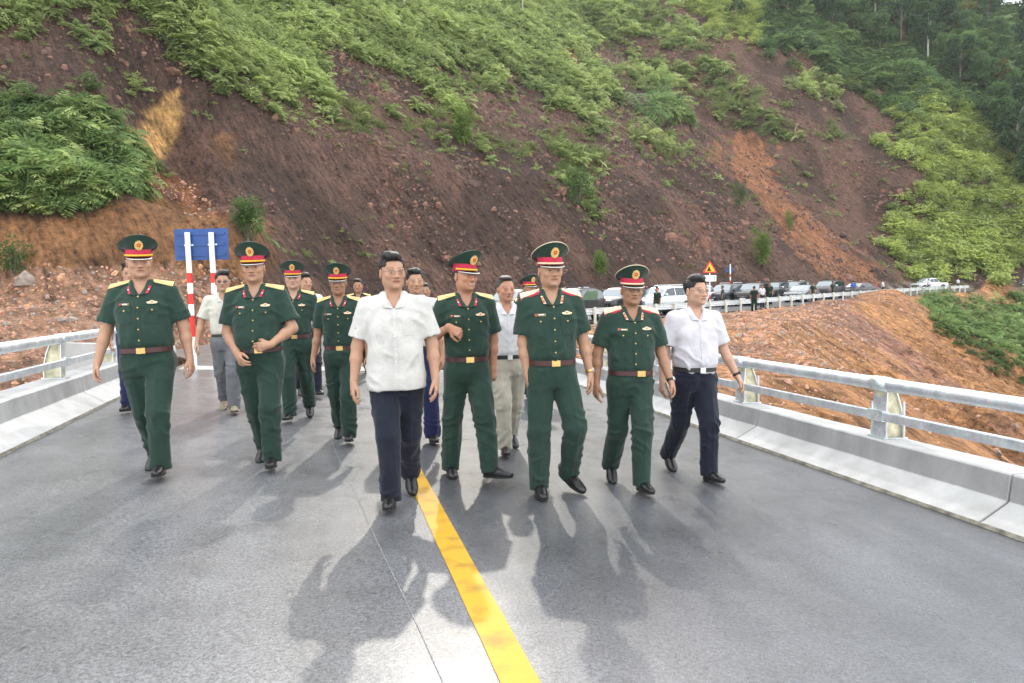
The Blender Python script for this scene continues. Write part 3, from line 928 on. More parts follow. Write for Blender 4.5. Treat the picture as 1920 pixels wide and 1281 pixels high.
e1 = TP[1:, :-1] - TP[:-1, :-1]; e2 = TP[:-1, 1:] - TP[:-1, :-1]
cell_area = np.linalg.norm(np.cross(e1, e2), axis=-1)
dens_c = dens[:-1, :-1]
uu, vv = PU[:-1, :-1], PV[:-1, :-1]
inview = ((uu > -260) & (uu < 2180) & (vv > -260) & (vv < 900)).astype(float) * .97 + .03
dist_c = np.hypot(GX[:-1, :-1], GY[:-1, :-1])
# ground cover: fewer, larger plants far off
wgt = cell_area * dens_c * inview / np.maximum(dist_c / 30, 1) ** 1.15
r = np.random.default_rng(5)
NP_ = 50000
P, i, j = scatter(wgt, NP_, r)
kk = kind[i, j].astype(int)
dn = dens[i, j]
opts = {0: [0, 1, 2, 9, 11, 1], 1: [3, 4, 5, 3, 4, 2], 2: [6, 7, 8, 6, 7, 1], 3: [9, 10, 11, 0, 10, 9]}
pick = np.array([opts[int(q)][int(z)] for q, z in zip(kk, r.integers(0, 6, NP_))])
sparse = dn < .2
pick = np.where(sparse, np.array([9, 10, 11, 9, 2, 11])[r.integers(0, 6, NP_)], pick)
dist = np.hypot(P[:, 0], P[:, 1])
scl = r.uniform(.42, 1.02, NP_) * np.clip(dist / 42, .75, 2.4) * np.where(sparse, .45, 1.0)
clump = fbm(P[:, 0] * .22, P[:, 1] * .22, P[:, 2] * .22, seed=90, oct=3)
scl *= np.clip(1 + .35 * clump, .6, 1.5)
rot = np.stack([r.normal(0, .18, NP_), r.normal(0, .18, NP_), r.uniform(0, 6.28, NP_)], 1)
rot[:, 0] += .25                                  # plants lean out from the slope
tint = np.clip(.45 + .5 * clump + r.normal(0, .16, NP_), 0, 1)
far_up = sstep(250, 60, PV[i, j]) * (PU[i, j] > 1430) * (kk == 1)
deep = (r.random(NP_) < far_up) | ((kk == 1) & (poly_dist(PU[i, j], PV[i, j], [(1400, -300), (1452, 8), (1567, 72), (1685, 110), (1790, 177), (1875, 274), (1960, 350), (2600, 420), (2600, -300)]) < 0))
pick = np.where(deep, np.array([7, 13, 13, 6])[r.integers(0, 4, NP_)], pick)
scl = np.where(deep, scl * 1.5, scl)
scl = np.where((off_g[i, j] > 4.2) & (kk == 2), scl * .55, scl)
scl = np.where((off_g[i, j] < 0) & (kk == 2), scl * r.uniform(.8, 1.9, NP_), scl)
P[:, 2] -= .05
gn_instances('hillside_undergrowth', P, rot, scl, pick, tint, PROTO, kind='stuff', label='dense green ferns and bushes covering the upper hillside', category='undergrowth')

# single shrubs that stand out on the bare soil
def shrub_mesh(seed, H, W, n, mat, leaf=.16):
    random.seed(seed); L = Leaves()
    cs = [(random.gauss(0, .28) * W, random.gauss(0, .28) * W, H * random.uniform(.35, .85), random.uniform(.22, .38)) for _ in range(9)]
    for k in range(n):
        cx, cy, cz, cr = random.choice(cs)
        v = np.array([random.gauss(0, 1), random.gauss(0, 1), random.gauss(0, 1)]); v /= np.linalg.norm(v)
        q = random.random() ** .4
        p = np.array([cx, cy, cz]) + v * cr * np.array([W, W, H]) * q
        p[2] = max(p[2], .05)
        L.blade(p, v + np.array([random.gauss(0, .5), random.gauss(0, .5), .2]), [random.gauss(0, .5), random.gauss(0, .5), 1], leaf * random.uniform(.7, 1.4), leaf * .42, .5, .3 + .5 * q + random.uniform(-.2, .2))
    return L.mesh('foliage', mat)
def stem_mesh(seed, H, n=7, r=.03, mat=None):
    random.seed(seed); mb = MB()
    for k in range(n):
        a = random.uniform(0, 6.28); l = H * random.uniform(.1, .35)
        mb.tube([(0, 0, -.1), (math.cos(a) * l * .4, math.sin(a) * l * .4, H * .4), (math.cos(a) * l, math.sin(a) * l, H * .8)], [r, r * .7, r * .3], 5)
    return mb.mesh('stem', mat or BARK)
S_B = simple
L_SHRUB = leaf_mat('shrub_leaf', (.10, .17, .035), (.26, .37, .085))
L_SHRUB2 = leaf_mat('dark_shrub_leaf', (.05, .10, .03), (.17, .27, .09))
SH = [(870, 272, 3.4, 1.25, 1500, L_SHRUB, 'rounded bright green bush on the bench above the dark cut face'),
      (1432, 502, 4.6, 1.9, 1500, L_SHRUB, 'large leafy green bush on the cut face above the parked cars'),
      (1126, 524, 2.2, .75, 800, L_SHRUB, 'light green bush at the slope foot behind the black cars'),
      (466, 455, 1.7, 1.0, 900, L_SHRUB2, 'dark green bush beside the blue sign board'),
      (1386, 392, 3.0, 1.3, 900, L_SHRUB2, 'dark green bush left of the orange landslip scar'),
      (1480, 438, 2.6, .9, 700, L_SHRUB, 'narrow green bush growing inside the orange landslip chute'),
      (1085, 385, 3.2, 2.0, 1200, L_SHRUB2, 'dark drooping bush hanging below the grassy bench'),
      (25, 520, 1.2, .9, 500, L_SHRUB2, 'low green weeds at the foot of the orange bank, far left')]
for k, (px, py, H, W, n, mat, lab) in enumerate(SH):
    h = px_hit(px, py)
    if h is None:
        continue
    root = empty('shrub', tuple(h), random.uniform(0, 6), label=lab, category='bush', group='single bushes on the slope')
    link('foliage', shrub_mesh(100 + k, H, W, n, mat, .13 * H ** .5), root)
    link('stem', stem_mesh(200 + k, H), root)

# trees of the wood at the top right, and pale trunks along the top
def crown_mesh(seed, H, W, n, mat, leaf):
    random.seed(seed); L = Leaves()
    cs = []
    for _ in range(16):
        a = random.uniform(0, 6.28); rr_ = W * random.uniform(.15, .62); zz = H * random.uniform(.45, .95)
        rr_ *= 1.15 - abs(zz / H - .68) * 1.3
        cs.append((math.cos(a) * rr_, math.sin(a) * rr_, zz, random.uniform(.16, .30)))
    for k in range(n):
        cx, cy, cz, cr = random.choice(cs)
        v = np.array([random.gauss(0, 1), random.gauss(0, 1), random.gauss(0, .8)]); v /= np.linalg.norm(v)
        q = random.random() ** .35
        p = np.array([cx, cy, cz]) + v * cr * np.array([W, W, W * .75]) * q
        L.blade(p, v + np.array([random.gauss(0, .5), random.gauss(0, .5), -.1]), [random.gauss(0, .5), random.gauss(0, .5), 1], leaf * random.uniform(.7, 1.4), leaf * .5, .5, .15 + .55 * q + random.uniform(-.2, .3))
    return L.mesh('crown', mat), cs
def trunk_mesh(cs, H, r0, mat):
    mb = MB()
    mb.tube([(0, 0, -.6), (.1, .05, H * .35), (.0, .1, H * .65), (.1, 0, H * .9)], [r0, r0 * .8, r0 * .55, r0 * .2], 7)
    for (cx, cy, cz, cr) in cs[:9]:
        mb.tube([(0.05, .05, cz * .62), (cx * .5, cy * .5, cz * .82), (cx, cy, cz)], [r0 * .4, r0 * .25, r0 * .08], 5)
    return mb.mesh('trunk', mat)
L_TREE2 = leaf_mat('tree_leaf_mid', (.055, .120, .048), (.20, .31, .10))
L_TREE3 = leaf_mat('tree_leaf_yellow', (.10, .12, .03), (.30, .28, .07))
TK = []
for k, (H, W, n, mat, lf) in enumerate(((12, 4.2, 3200, L_TREE, .55), (10, 4.6, 3200, L_TREE2, .55), (14, 4.0, 3000, L_TREE, .6), (9, 3.6, 2600, L_TREE2, .5), (11, 3.6, 1800, L_TREE3, .5))):
    cm, cs = crown_mesh(300 + k, H, W, n, mat, lf)
    TK.append((cm, trunk_mesh(cs, H, .22, BARK_PALE if k in (2, 4) else BARK)))
TREES = [(1475, 10, 1, 'mid green'), (1560, 40, 0, 'dark green'), (1600, 40, 3, 'small mid green'), (1650, 70, 1, 'broad mid green'), (1690, 60, 0, 'dark rounded'),
         (1800, 130, 0, 'dark broad'), (1740, 80, 2, 'tall dark'), (1810, 60, 4, 'yellowish thin'), (1862, 205, 1, 'bushy mid green'), (1870, 150, 4, 'yellow tinged'),
         (1908, 285, 0, 'dark heavy'), (1905, 240, 2, 'tall dark'), (1880, 235, 3, 'small green'), (1955, 340, 1, 'mid green'), (1925, 80, 2, 'tall dark'), (1640, 10, 2, 'tall dark'), (1540, 20, 0, 'dark green'),
         (1720, 15, 1, 'mid green'), (1850, 30, 0, 'dark green'), (1380, 5, 3, 'small green'), (760, -5, 2, 'pale trunked'), (850, -15, 4, 'thin pale trunked'), (980, -8, 2, 'pale trunked slender'), (640, -30, 1, 'broad green')]
WHERE = ['at the left end of the dark wood', 'above the bright green band, third from the wood edge', 'in the wood near the top edge', 'at the lower edge of the wood above the bright band',
         'in the middle of the wood near the top', 'low in the wood right of the bright band', 'rising in the middle of the wood', 'near the bright sky gap at top right', 'standing in front of the dark wood on the right',
         'just below the sky gap at top right', 'lowest at the right edge of the wood', 'at the right edge halfway up the wood', 'low in the wood, in front of its neighbours', 'at the right picture edge above the road', 'in the top right corner',
         'at the top edge left of the wood centre', 'at the top edge above the bright band', 'at the top edge in the wood centre', 'at the top edge under the sky gap', 'alone at the top edge above the bare patch', 'at the top edge above the centre, leftmost of three',
         'at the top edge, middle one of three', 'at the top edge, rightmost of three', 'at the top edge above the left part of the cut']
for k, ((px, py, kd, ad), wh) in enumerate(zip(TREES, WHERE)):
    h = px_hit(px, max(py + 40, 14))
    if h is None:
        continue
    sc = random.uniform(.8, 1.15) * (.8 if k >= 19 else 1.0)
    root = empty('forest_tree', tuple(h), random.uniform(0, 6), label='%s tree %s' % (ad, wh), category='tree', group='trees on the upper slope')
    root.scale = (sc, sc, sc)
    link('trunk', TK[kd][1], root); link('crown', TK[kd][0], root)
# the wood goes on behind the nearest trees as one mass
tcol = bpy.data.collections.new('tree_shapes')
for k, (cm, tmsh) in enumerate(TK[:4]):
    o = bpy.data.objects.new('tree_%d' % k, cm); tcol.objects.link(o)
wd = cell_area * (poly_dist(uu, vv, [(1400, -900), (1452, -20), (1567, 44), (1685, 84), (1790, 150), (1875, 250), (1960, 330), (2600, 400), (3500, 400), (3500, -900)]) < 0)
top = cell_area * ((vv < -5) & (vv > -400) & (uu > 300) & (uu < 2400)) * .5
Pw, iw, jw = scatter(wd + top, 300, np.random.default_rng(8))
rw = np.random.default_rng(9)
gn_instances('distant_wood', Pw, np.stack([np.zeros(300), np.zeros(300), rw.uniform(0, 6.28, 300)], 1), rw.uniform(.6, 1.0, 300), rw.integers(0, 4, 300), np.clip(rw.normal(.4, .25, 300), 0, 1), tcol,
             kind='stuff', label='dark wood closing the slope at the top right', category='forest')

# ------------------------------------------------------------------ stones
ROCK_M = []
for nm, c in (('red_stone', (.38, .185, .11)), ('ochre_stone', (.48, .27, .15)), ('grey_stone', (.27, .22, .185)), ('pink_stone', (.46, .26, .185))):
    ROCK_M.append(simple(nm, c, .92, var=.35, scale=5, bump=.6, bscale=14))
def rock_mesh(seed, mat):
    q = np.random.default_rng(seed)
    import bmesh
    bm = bmesh.new()
    bmesh.ops.create_icosphere(bm, subdivisions=1, radius=.5)
    sc = q.uniform(.6, 1.2, 3) * np.array([1, 1, .7])
    for v in bm.verts:
        k = 1 + q.uniform(-.28, .22)
        v.co = Vector((v.co.x * sc[0] * k, v.co.y * sc[1] * k, v.co.z * sc[2] * k))
    me = bpy.data.meshes.new('rock'); bm.to_mesh(me); bm.free(); me.materials.append(mat)
    return me
ROCKS = [rock_mesh(400 + k, ROCK_M[k % 4]) for k in range(12)]
rcol = bpy.data.collections.new('stone_shapes')
for k, m in enumerate(ROCKS):
    o = bpy.data.objects.new('stone_%02d' % k, m); rcol.objects.link(o)
og = off_g[:-1, :-1]; gyc, gxc = GY[:-1, :-1], GX[:-1, :-1]
dRc = poly_dist(gxc, gyc, RUB)
rub_r = ((og > 4.4) & (gyc < 64) & (gyc > 8) & (gxc < 34)) * (np.exp(-np.maximum(dRc, 0) / 2.2) + .05) * (vv < 900) * (uu > 950) * (uu < 2000)
rub_l = ((og < -4.2) & (gyc < 27) & (gyc > 9) & (uu > -100) & (uu < 560) & (vv > 500)) * 1.2
foot = ((og < -4.2) & (og > -9) & (gyc > 30) & (GZ[:-1, :-1] - zr_g[:-1, :-1] < 1.6)) * .35
scree = in_px([(250, 305), (300, 330), (420, 405), (400, 430), (330, 388), (262, 330)], 8, .5)[:-1, :-1] * 1.3 + in_px([(1380, 330), (1446, 330), (1480, 370), (1560, 430), (1640, 500), (1650, 530), (1560, 530)], 10, .5)[:-1, :-1] * .4
wrk = cell_area * (rub_r + rub_l + foot + scree) / np.maximum(dist_c / 14, 1) ** 1.0
rr_ = np.random.default_rng(12)
NS = 17000
Ps, i_, j_ = scatter(wrk, NS, rr_)
ds = np.hypot(Ps[:, 0], Ps[:, 1])
ss = np.exp(rr_.normal(-3.0, .48, NS)) * np.clip(ds / 15, .8, 2.2)
gn_instances('loose_gravel', Ps, rr_.uniform(0, 6.28, (NS, 3)), ss, rr_.integers(0, 12, NS), rr_.random(NS), rcol, kind='stuff', label='loose red and ochre stones strewn over the rubble ground', category='gravel')
Pb, i_, j_ = scatter(wrk * (vv > 420), 230, rr_)
for k, p in enumerate(Pb):
    d_ = math.hypot(p[0], p[1])
    s_ = float(np.exp(rr_.normal(-1.95, .32))) * min(max(d_ / 16, .8), 1.6)
    o = link('rock', ROCKS[k % 12], terrain, (p[0], p[1], p[2] + s_ * .12), tuple(rr_.uniform(0, 6.28, 3)))
    o.scale = (s_, s_, s_)
for (px, py, s_) in ((48, 532, .75), (1690, 545, .9), (1610, 552, .5)):
    h = px_hit(px, py)
    if h is not None:
        o = link('rock', ROCKS[2 + 4 * (s_ > .6)], terrain, (h[0], h[1], h[2] + .1), (0, 0, 1)); o.scale = (s_ * 1.4, s_, s_)

# broken clods and ledges on the cut face
CL_M = [simple('soil_clod', (.115, .066, .053), .95, var=.4, scale=4, bump=.6, bscale=10), simple('dark_soil_clod', (.070, .041, .034), .95, var=.4, scale=4, bump=.6, bscale=10), simple('red_soil_clod', (.185, .095, .066), .95, var=.4, scale=4, bump=.6, bscale=10)]
ccol = bpy.data.collections.new('clod_shapes')
for k in range(9):
    o = bpy.data.objects.new('clod_%02d' % k, rock_mesh(500 + k, CL_M[k % 3])); ccol.objects.link(o)
wcl = cell_area * ((og < -5.5) & (GZ[:-1, :-1] > 1.0) & (uu > -60) & (uu < 1750) & (vv > -20) & (vv < 560) & ~((uu < 520) & (vv > 360) & (gyc < 31))) * (1 - .85 * sstep(.2, .7, dens_c)) * np.clip(.5 + fbm(GX[:-1, :-1] * .3, GY[:-1, :-1] * .3, seed=97, oct=3), .08, 1.5) / np.maximum(dist_c / 30, 1)
for poly, colr in ORANGE[:3]:
    wcl = wcl * (1 - .7 * in_px(poly, 5, .5)[:-1, :-1])
rc_ = np.random.default_rng(21)
NC = 15000
Pc, i_, j_ = scatter(wcl, NC, rc_)
dc_ = np.hypot(Pc[:, 0], Pc[:, 1])
gn_instances('soil_clods', Pc, rc_.uniform(0, 6.28, (NC, 3)), np.exp(rc_.normal(-1.75, .5, NC)) * np.clip(dc_ / 45, .7, 1.8), rc_.integers(0, 9, NC), rc_.random(NC), ccol, kind='stuff', label='crumbled brown earth clods over the bare cut slope', category='soil')
# ------------------------------------------------------------------ signed-distance modelling for people
class Field:
    def __init__(s, lo, hi, h):
        s.lo = np.array(lo, float); s.h = h
        s.n = np.ceil((np.array(hi, float) - s.lo) / h).astype(int) + 1
        s.F = np.full(s.n, 1.0, np.float32)
        s.ax = [s.lo[k] + np.arange(s.n[k]) * h for k in range(3)]
    def sub(s, lo, hi):
        sl, g = [], []
        for k in range(3):
            a = int(np.clip(math.floor((lo[k] - s.lo[k]) / s.h), 0, s.n[k] - 1)); b_ = int(np.clip(math.ceil((hi[k] - s.lo[k]) / s.h) + 1, a + 1, s.n[k]))
            sl.append(slice(a, b_)); g.append(s.ax[k][a:b_])
        X = g[0][:, None, None].astype(np.float32); Y = g[1][None, :, None].astype(np.float32); Z = g[2][None, None, :].astype(np.float32)
        return tuple(sl), X, Y, Z
    def op(s, sl, d, k, mode):
        A = s.F[sl]
        if mode == 'u':
            if k > 0:
                h = np.clip(.5 + .5 * (A - d) / k, 0, 1)
                r = A * (1 - h) + d * h - k * h * (1 - h)
            else:
                r = np.minimum(A, d)
        elif mode == 's':
            if k > 0:
                h = np.clip(.5 - .5 * (A + d) / k, 0, 1)
                r = A * (1 - h) + (-d) * h + k * h * (1 - h)
            else:
                r = np.maximum(A, -d)
        s.F[sl] = r
    def cone(s, a, b_, ra, rb, k=.02, mode='u', cut=False, pad=.03, flat=1.0):
        a = np.asarray(a, np.float32); b_ = np.asarray(b_, np.float32)
        m = max(ra, rb) + pad + k
        sl, X, Y, Z = s.sub(np.minimum(a, b_) - m, np.maximum(a, b_) + m)
        ab = b_ - a; L2 = float(ab @ ab)
        tr = ((X - a[0]) * ab[0] + (Y - a[1]) * ab[1] + (Z - a[2]) * ab[2]) / L2
        t = np.clip(tr, 0, 1)
        d = np.sqrt((X - a[0] - ab[0] * t) ** 2 + (Y - a[1] - ab[1] * t) ** 2 + (Z - a[2] - ab[2] * t) ** 2) - (ra + (rb - ra) * t)
        if cut:
            d = np.maximum(d, (tr - 1) * math.sqrt(L2))
        s.op(sl, d, k, mode)
    def ell(s, c, r, k=.02, mode='u', M=None, pad=.03):
        c = np.asarray(c, float); r = np.asarray(r, float)
        m = r.max() + pad + k
        sl, X, Y, Z = s.sub(c - m, c + m)
        x, y, z = X - c[0], Y - c[1], Z - c[2]
        if M is not None:
            Mi = np.array(M.transposed())
            x, y, z = (Mi[q][0] * x + Mi[q][1] * y + Mi[q][2] * z for q in range(3))
        q = np.sqrt((x / r[0]) ** 2 + (y / r[1]) ** 2 + (z / r[2]) ** 2)
        q2 = np.sqrt((x / r[0] ** 2) ** 2 + (y / r[1] ** 2) ** 2 + (z / r[2] ** 2) ** 2)
        d = q * (q - 1) / np.maximum(q2, 1e-6)
        s.op(sl, d, k, mode)
    def loft(s, rows, k=.02, mode='u', p=2.3, pad=.03, cx=None):
        """rows: (z, rx, ry, cy)"""
        R = np.array(rows)
        z0, z1 = R[0, 0], R[-1, 0]
        mx, my = R[:, 1].max() + pad, R[:, 2].max() + np.abs(R[:, 3]).max() + pad
        sl, X, Y, Z = s.sub((-mx, -my, z0 - pad), (mx, my, z1 + pad))
        zz = Z[0, 0]
        def it(c):
            # smooth interpolation
            return np.interp(zz, R[:, 0], R[:, c])[None, None, :].astype(np.float32)
        rx, ry, cy = it(1), it(2), it(3)
        q = (np.abs(X / rx) ** p + np.abs((Y - cy) / ry) ** p) ** (1 / p)
        d = (q - 1) * np.minimum(rx, ry)
        d = np.maximum(d, np.maximum(z0 - Z, Z - z1))
        s.op(sl, d, k, mode)
    def mesh(s):
        F = s.F
        ins = F < 0
        c = np.zeros(tuple(np.array(F.shape) - 1), np.uint8)
        for dx in (0, 1):
            for dy in (0, 1):
                for dz in (0, 1):
                    c += ins[dx:F.shape[0] - 1 + dx, dy:F.shape[1] - 1 + dy, dz:F.shape[2] - 1 + dz]
        act = (c > 0) & (c < 8)
        ci = np.argwhere(act)
        vid = np.full(c.shape, -1, np.int64)
        vid[act] = np.arange(len(ci))
        cor = np.array([[i >> 2 & 1, i >> 1 & 1, i & 1] for i in range(8)])
        vals = np.stack([F[ci[:, 0] + q[0], ci[:, 1] + q[1], ci[:, 2] + q[2]] for q in cor], 1)
        acc = np.zeros((len(ci), 3)); cnt = np.zeros(len(ci))
        for i in range(8):
            for bit in (1, 2, 4):
                if not i & bit:
                    j = i | bit
                    a, b_ = vals[:, i], vals[:, j]
                    m = (a < 0) != (b_ < 0)
                    t = np.where(m, a / np.where(m, a - b_, 1), 0)
                    acc += np.where(m[:, None], cor[i] + (cor[j] - cor[i]) * t[:, None], 0)
                    cnt += m
        V = s.lo + (ci + acc / cnt[:, None]) * s.h
        Q = []
        for axn in range(3):
            o1, o2 = [(1, 2), (2, 0), (0, 1)][axn]
            sl0 = [slice(None)] * 3; sl1 = [slice(None)] * 3
            sl0[axn] = slice(0, -1); sl1[axn] = slice(1, None)
            A, B_ = ins[tuple(sl0)], ins[tuple(sl1)]
            e = np.argwhere(A != B_)
            e = e[(e[:, o1] > 0) & (e[:, o2] > 0) & (e[:, o1] < F.shape[o1] - 1) & (e[:, o2] < F.shape[o2] - 1)]
            fl = A[e[:, 0], e[:, 1], e[:, 2]]
            def cell(d1, d2):
                q = e.copy(); q[:, o1] += d1; q[:, o2] += d2
                return vid[q[:, 0], q[:, 1], q[:, 2]]
            q = np.stack([cell(-1, -1), cell(0, -1), cell(0, 0), cell(-1, 0)], 1)
            q[~fl] = q[~fl][:, ::-1]
            Q.append(q)
        return V, np.concatenate(Q)

def relax(V, Q, it=2, lam=.5):
    n = len(V)
    for _ in range(it):
        acc = np.zeros_like(V); cnt = np.zeros(n)
        for a in range(4):
            i, j = Q[:, a], Q[:, (a + 1) % 4]
            for c in range(3):
                acc[:, c] += np.bincount(i, V[j, c], n) + np.bincount(j, V[i, c], n)
            cnt += np.bincount(i, minlength=n) + np.bincount(j, minlength=n)
        V = V + lam * (acc / np.maximum(cnt, 1)[:, None] - V)
    return V

def vnormals(V, Q):
    fn = np.cross(V[Q[:, 2]] - V[Q[:, 0]], V[Q[:, 3]] - V[Q[:, 1]])
    nrm = np.zeros_like(V)
    for a in range(4):
        for c in range(3):
            nrm[:, c] += np.bincount(Q[:, a], fn[:, c], len(V))
    return nrm / np.maximum(np.linalg.norm(nrm, axis=1), 1e-12)[:, None]

# ---- cloth, skin and other materials of the people
def cloth(name, col, rough=.85, var=.12, pattern=None):
    m, nt, b = new_mat(name)
    setp(b, Roughness=rough); b.inputs['Specular IOR Level'].default_value = .25
    b.inputs['Sheen Weight'].default_value = .15
    tc = N(nt, 'ShaderNodeTexCoord')
    n1 = N(nt, 'ShaderNodeTexNoise'); n1.inputs['Scale'].default_value = 11; n1.inputs['Detail'].default_value = 5
    nt.links.new(tc.outputs['Object'], n1.inputs['Vector'])
    r1 = N(nt, 'ShaderNodeValToRGB')
    r1.color_ramp.elements[0].position = .3; r1.color_ramp.elements[0].color = (*[q * (1 - var) for q in col], 1)
    r1.color_ramp.elements[1].position = .7; r1.color_ramp.elements[1].color = (*[min(1, q * (1 + var)) for q in col], 1)
    nt.links.new(n1.outputs['Fac'], r1.inputs[0])
    last = r1.outputs[0]
    if pattern == 'floral':
        v = N(nt, 'ShaderNodeTexVoronoi'); v.inputs['Scale'].default_value = 80
        nt.links.new(tc.outputs['Object'], v.inputs['Vector'])
        rp_ = N(nt, 'ShaderNodeValToRGB'); rp_.color_ramp.elements[0].position = .22; rp_.color_ramp.elements[0].color = (.93, .92, .89, 1); rp_.color_ramp.elements[1].position = .34; rp_.color_ramp.elements[1].color = (1, 1, 1, 1)
        nt.links.new(v.outputs['Distance'], rp_.inputs[0])
        mx = N(nt, 'ShaderNodeMix', data_type='RGBA', blend_type='MULTIPLY'); mx.inputs[0].default_value = 1
        nt.links.new(last, mx.inputs[6]); nt.links.new(rp_.outputs[0], mx.inputs[7]); last = mx.outputs[2]
    nt.links.new(last, b.inputs['Base Color'])
    # fine creases
    n2 = N(nt, 'ShaderNodeTexNoise'); n2.inputs['Scale'].default_value = 15; n2.inputs['Detail'].default_value = 4; n2.inputs['Distortion'].default_value = 1.2
    n3 = N(nt, 'ShaderNodeTexNoise'); n3.inputs['Scale'].default_value = 420; n3.inputs['Detail'].default_value = 1
    nt.links.new(tc.outputs['Object'], n2.inputs['Vector']); nt.links.new(tc.outputs['Object'], n3.inputs['Vector'])
    ad = N(nt, 'ShaderNodeMath', operation='MULTIPLY_ADD'); nt.links.new(n3.outputs['Fac'], ad.inputs[0]); ad.inputs[1].default_value = .05; nt.links.new(n2.outputs['Fac'], ad.inputs[2])
    bp = N(nt, 'ShaderNodeBump'); bp.inputs['Strength'].default_value = .5; bp.inputs['Distance'].default_value = .012
    nt.links.new(ad.outputs[0], bp.inputs['Height']); nt.links.new(bp.outputs[0], b.inputs['Normal'])
    return m
GREEN = cloth('uniform_green', (.0165, .0405, .0290))
GREEN_D = cloth('uniform_dark_green', (.006, .020, .015))
CAPG = cloth('cap_green', (.0125, .033, .0235))
WHITE_A = cloth('white_floral_shirt', (.49, .48, .455), pattern='floral')
WHITE_B = cloth('white_shirt', (.52, .52, .53))
WHITE_P = cloth('pinkish_white_shirt', (.53, .51, .54))
CREAM_S = cloth('cream_shirt', (.50, .48, .42))
NAVY = cloth('navy_trousers', (.0095, .012, .023))
NAVY_B = cloth('blue_navy_trousers', (.012, .016, .062))
GREY_T = cloth('grey_trousers', (.13, .135, .145))
BEIGE_T = cloth('beige_trousers', (.36, .335, .27))
BLUE_S = cloth('blue_shirt', (.05, .11, .38))
LEATHER = simple('black_leather', (.012, .012, .013), .28, var=.2, scale=20, bump=.15, bscale=80)
TAN_SHOE = simple('tan_shoe', (.24, .20, .13), .6, var=.2)
SOLE = simple('rubber_sole', (.02, .018, .016), .8, var=.2)
BELT_R = simple('maroon_belt', (.055, .014, .016), .45, var=.2, scale=30)
BELT_K = simple('black_belt', (.012, .012, .013), .4, var=.2, scale=30)
BRASS = simple('brass', (.62, .42, .16), .35, .9, var=.2, scale=60)
GOLD = simple('gold_braid', (.68, .46, .17), .55, 0, var=.25, scale=90, bump=.3, bscale=300)
GOLD_P = simple('pale_gold_braid', (.72, .56, .36), .6, .1, var=.2, scale=120, bump=.3, bscale=300)
YEL_C = simple('yellow_cord', (.74, .42, .02), .55, var=.2, scale=120)
RED_B = simple('red_band', (.42, .010, .045), .7, var=.15, scale=40)
RED_T = simple('red_tab', (.50, .015, .05), .6, var=.1, scale=60)
SILVER = simple('silver_trim', (.75, .75, .76), .3, .7, var=.1)
VISOR = simple('black_visor', (.010, .010, .011), .16, var=.1)
ENAM = simple('red_enamel', (.60, .03, .02), .35, var=.1)
STARY = simple('yellow_star', (.80, .55, .05), .4, .3, var=.1)
TAGK = simple('name_tag_dark', (.03, .02, .018), .5, var=.2)
PAPER = simple('white_print', (.75, .75, .73), .7, var=.1)
STRAPK = simple('black_strap', (.015, .015, .016), .5, var=.2)
GLASS_F = simple('thin_metal_frame', (.10, .085, .07), .4, 0, var=.1)
lens_m, nt, b = new_mat('spectacle_lens')
setp(b, Roughness=.03); b.inputs['Base Color'].default_value = (.3, .3, .3, 1); b.inputs['Alpha'].default_value = .025
lens_d, nt, b = new_mat('dark_lens')
setp(b, Roughness=.05); b.inputs['Base Color'].default_value = (.05, .04, .07, 1); b.inputs['Alpha'].default_value = .75
for m_ in (lens_m, lens_d):
    n_ = N(m_.node_tree, 'ShaderNodeTexNoise'); n_.inputs['Scale'].default_value = 30
PHONE_M = simple('phone_black', (.015, .015, .018), .15, var=.1)
PHONE_E = simple('phone_edge', (.35, .35, .37), .3, .8, var=.1)
hair_m, nt, b = new_mat('black_hair')
setp(b, Roughness=.42); b.inputs['Base Color'].default_value = (.010, .009, .009, 1)
tc = N(nt, 'ShaderNodeTexCoord'); mpq = N(nt, 'ShaderNodeMapping'); mpq.inputs['Scale'].default_value = (160, 30, 30)
nh = N(nt, 'ShaderNodeTexNoise'); nh.inputs['Scale'].default_value = 1.6; nh.inputs['Detail'].default_value = 4
nt.links.new(tc.outputs['Object'], mpq.inputs[0]); nt.links.new(mpq.outputs[0], nh.inputs['Vector'])
bp = N(nt, 'ShaderNodeBump'); bp.inputs['Strength'].default_value = .9; bp.inputs['Distance'].default_value = .01
nt.links.new(nh.outputs['Fac'], bp.inputs['Height']); nt.links.new(bp.outputs[0], b.inputs['Normal'])
hair_g = hair_m.copy(); hair_g.name = 'greying_hair'
hair_g.node_tree.nodes['Principled BSDF'].inputs['Base Color'].default_value = (.055, .05, .048, 1)

skin_m, nt, b = new_mat('skin')
setp(b, Roughness=.48); b.inputs['Specular IOR Level'].default_value = .4
b.inputs['Subsurface Weight'].default_value = .12
b.inputs['Subsurface Radius'].default_value = (.012, .005, .003)
at = N(nt, 'ShaderNodeVertexColor', layer_name='Col')
nt.links.new(at.outputs['Color'], b.inputs['Base Color'])
tc = N(nt, 'ShaderNodeTexCoord'); n1 = N(nt, 'ShaderNodeTexNoise'); n1.inputs['Scale'].default_value = 160; n1.inputs['Detail'].default_value = 2
nt.links.new(tc.outputs['Object'], n1.inputs['Vector'])
bp = N(nt, 'ShaderNodeBump'); bp.inputs['Strength'].default_value = .12; bp.inputs['Distance'].default_value = .003
nt.links.new(n1.outputs['Fac'], bp.inputs['Height']); nt.links.new(bp.outputs[0], b.inputs['Normal'])

SKIN = {'mid': np.array([.41, .228, .145]), 'pale': np.array([.47, .275, .190]), 'tan': np.array([.34, .178, .108]), 'ruddy': np.array([.42, .208, .130])}

def norm(v):
    v = np.asarray(v, float)
    return v / np.linalg.norm(v)

STAR = [(math.sin(k * math.pi / 5) * (1 if k % 2 == 0 else .4), math.cos(k * math.pi / 5) * (1 if k % 2 == 0 else .4)) for k in range(10)]

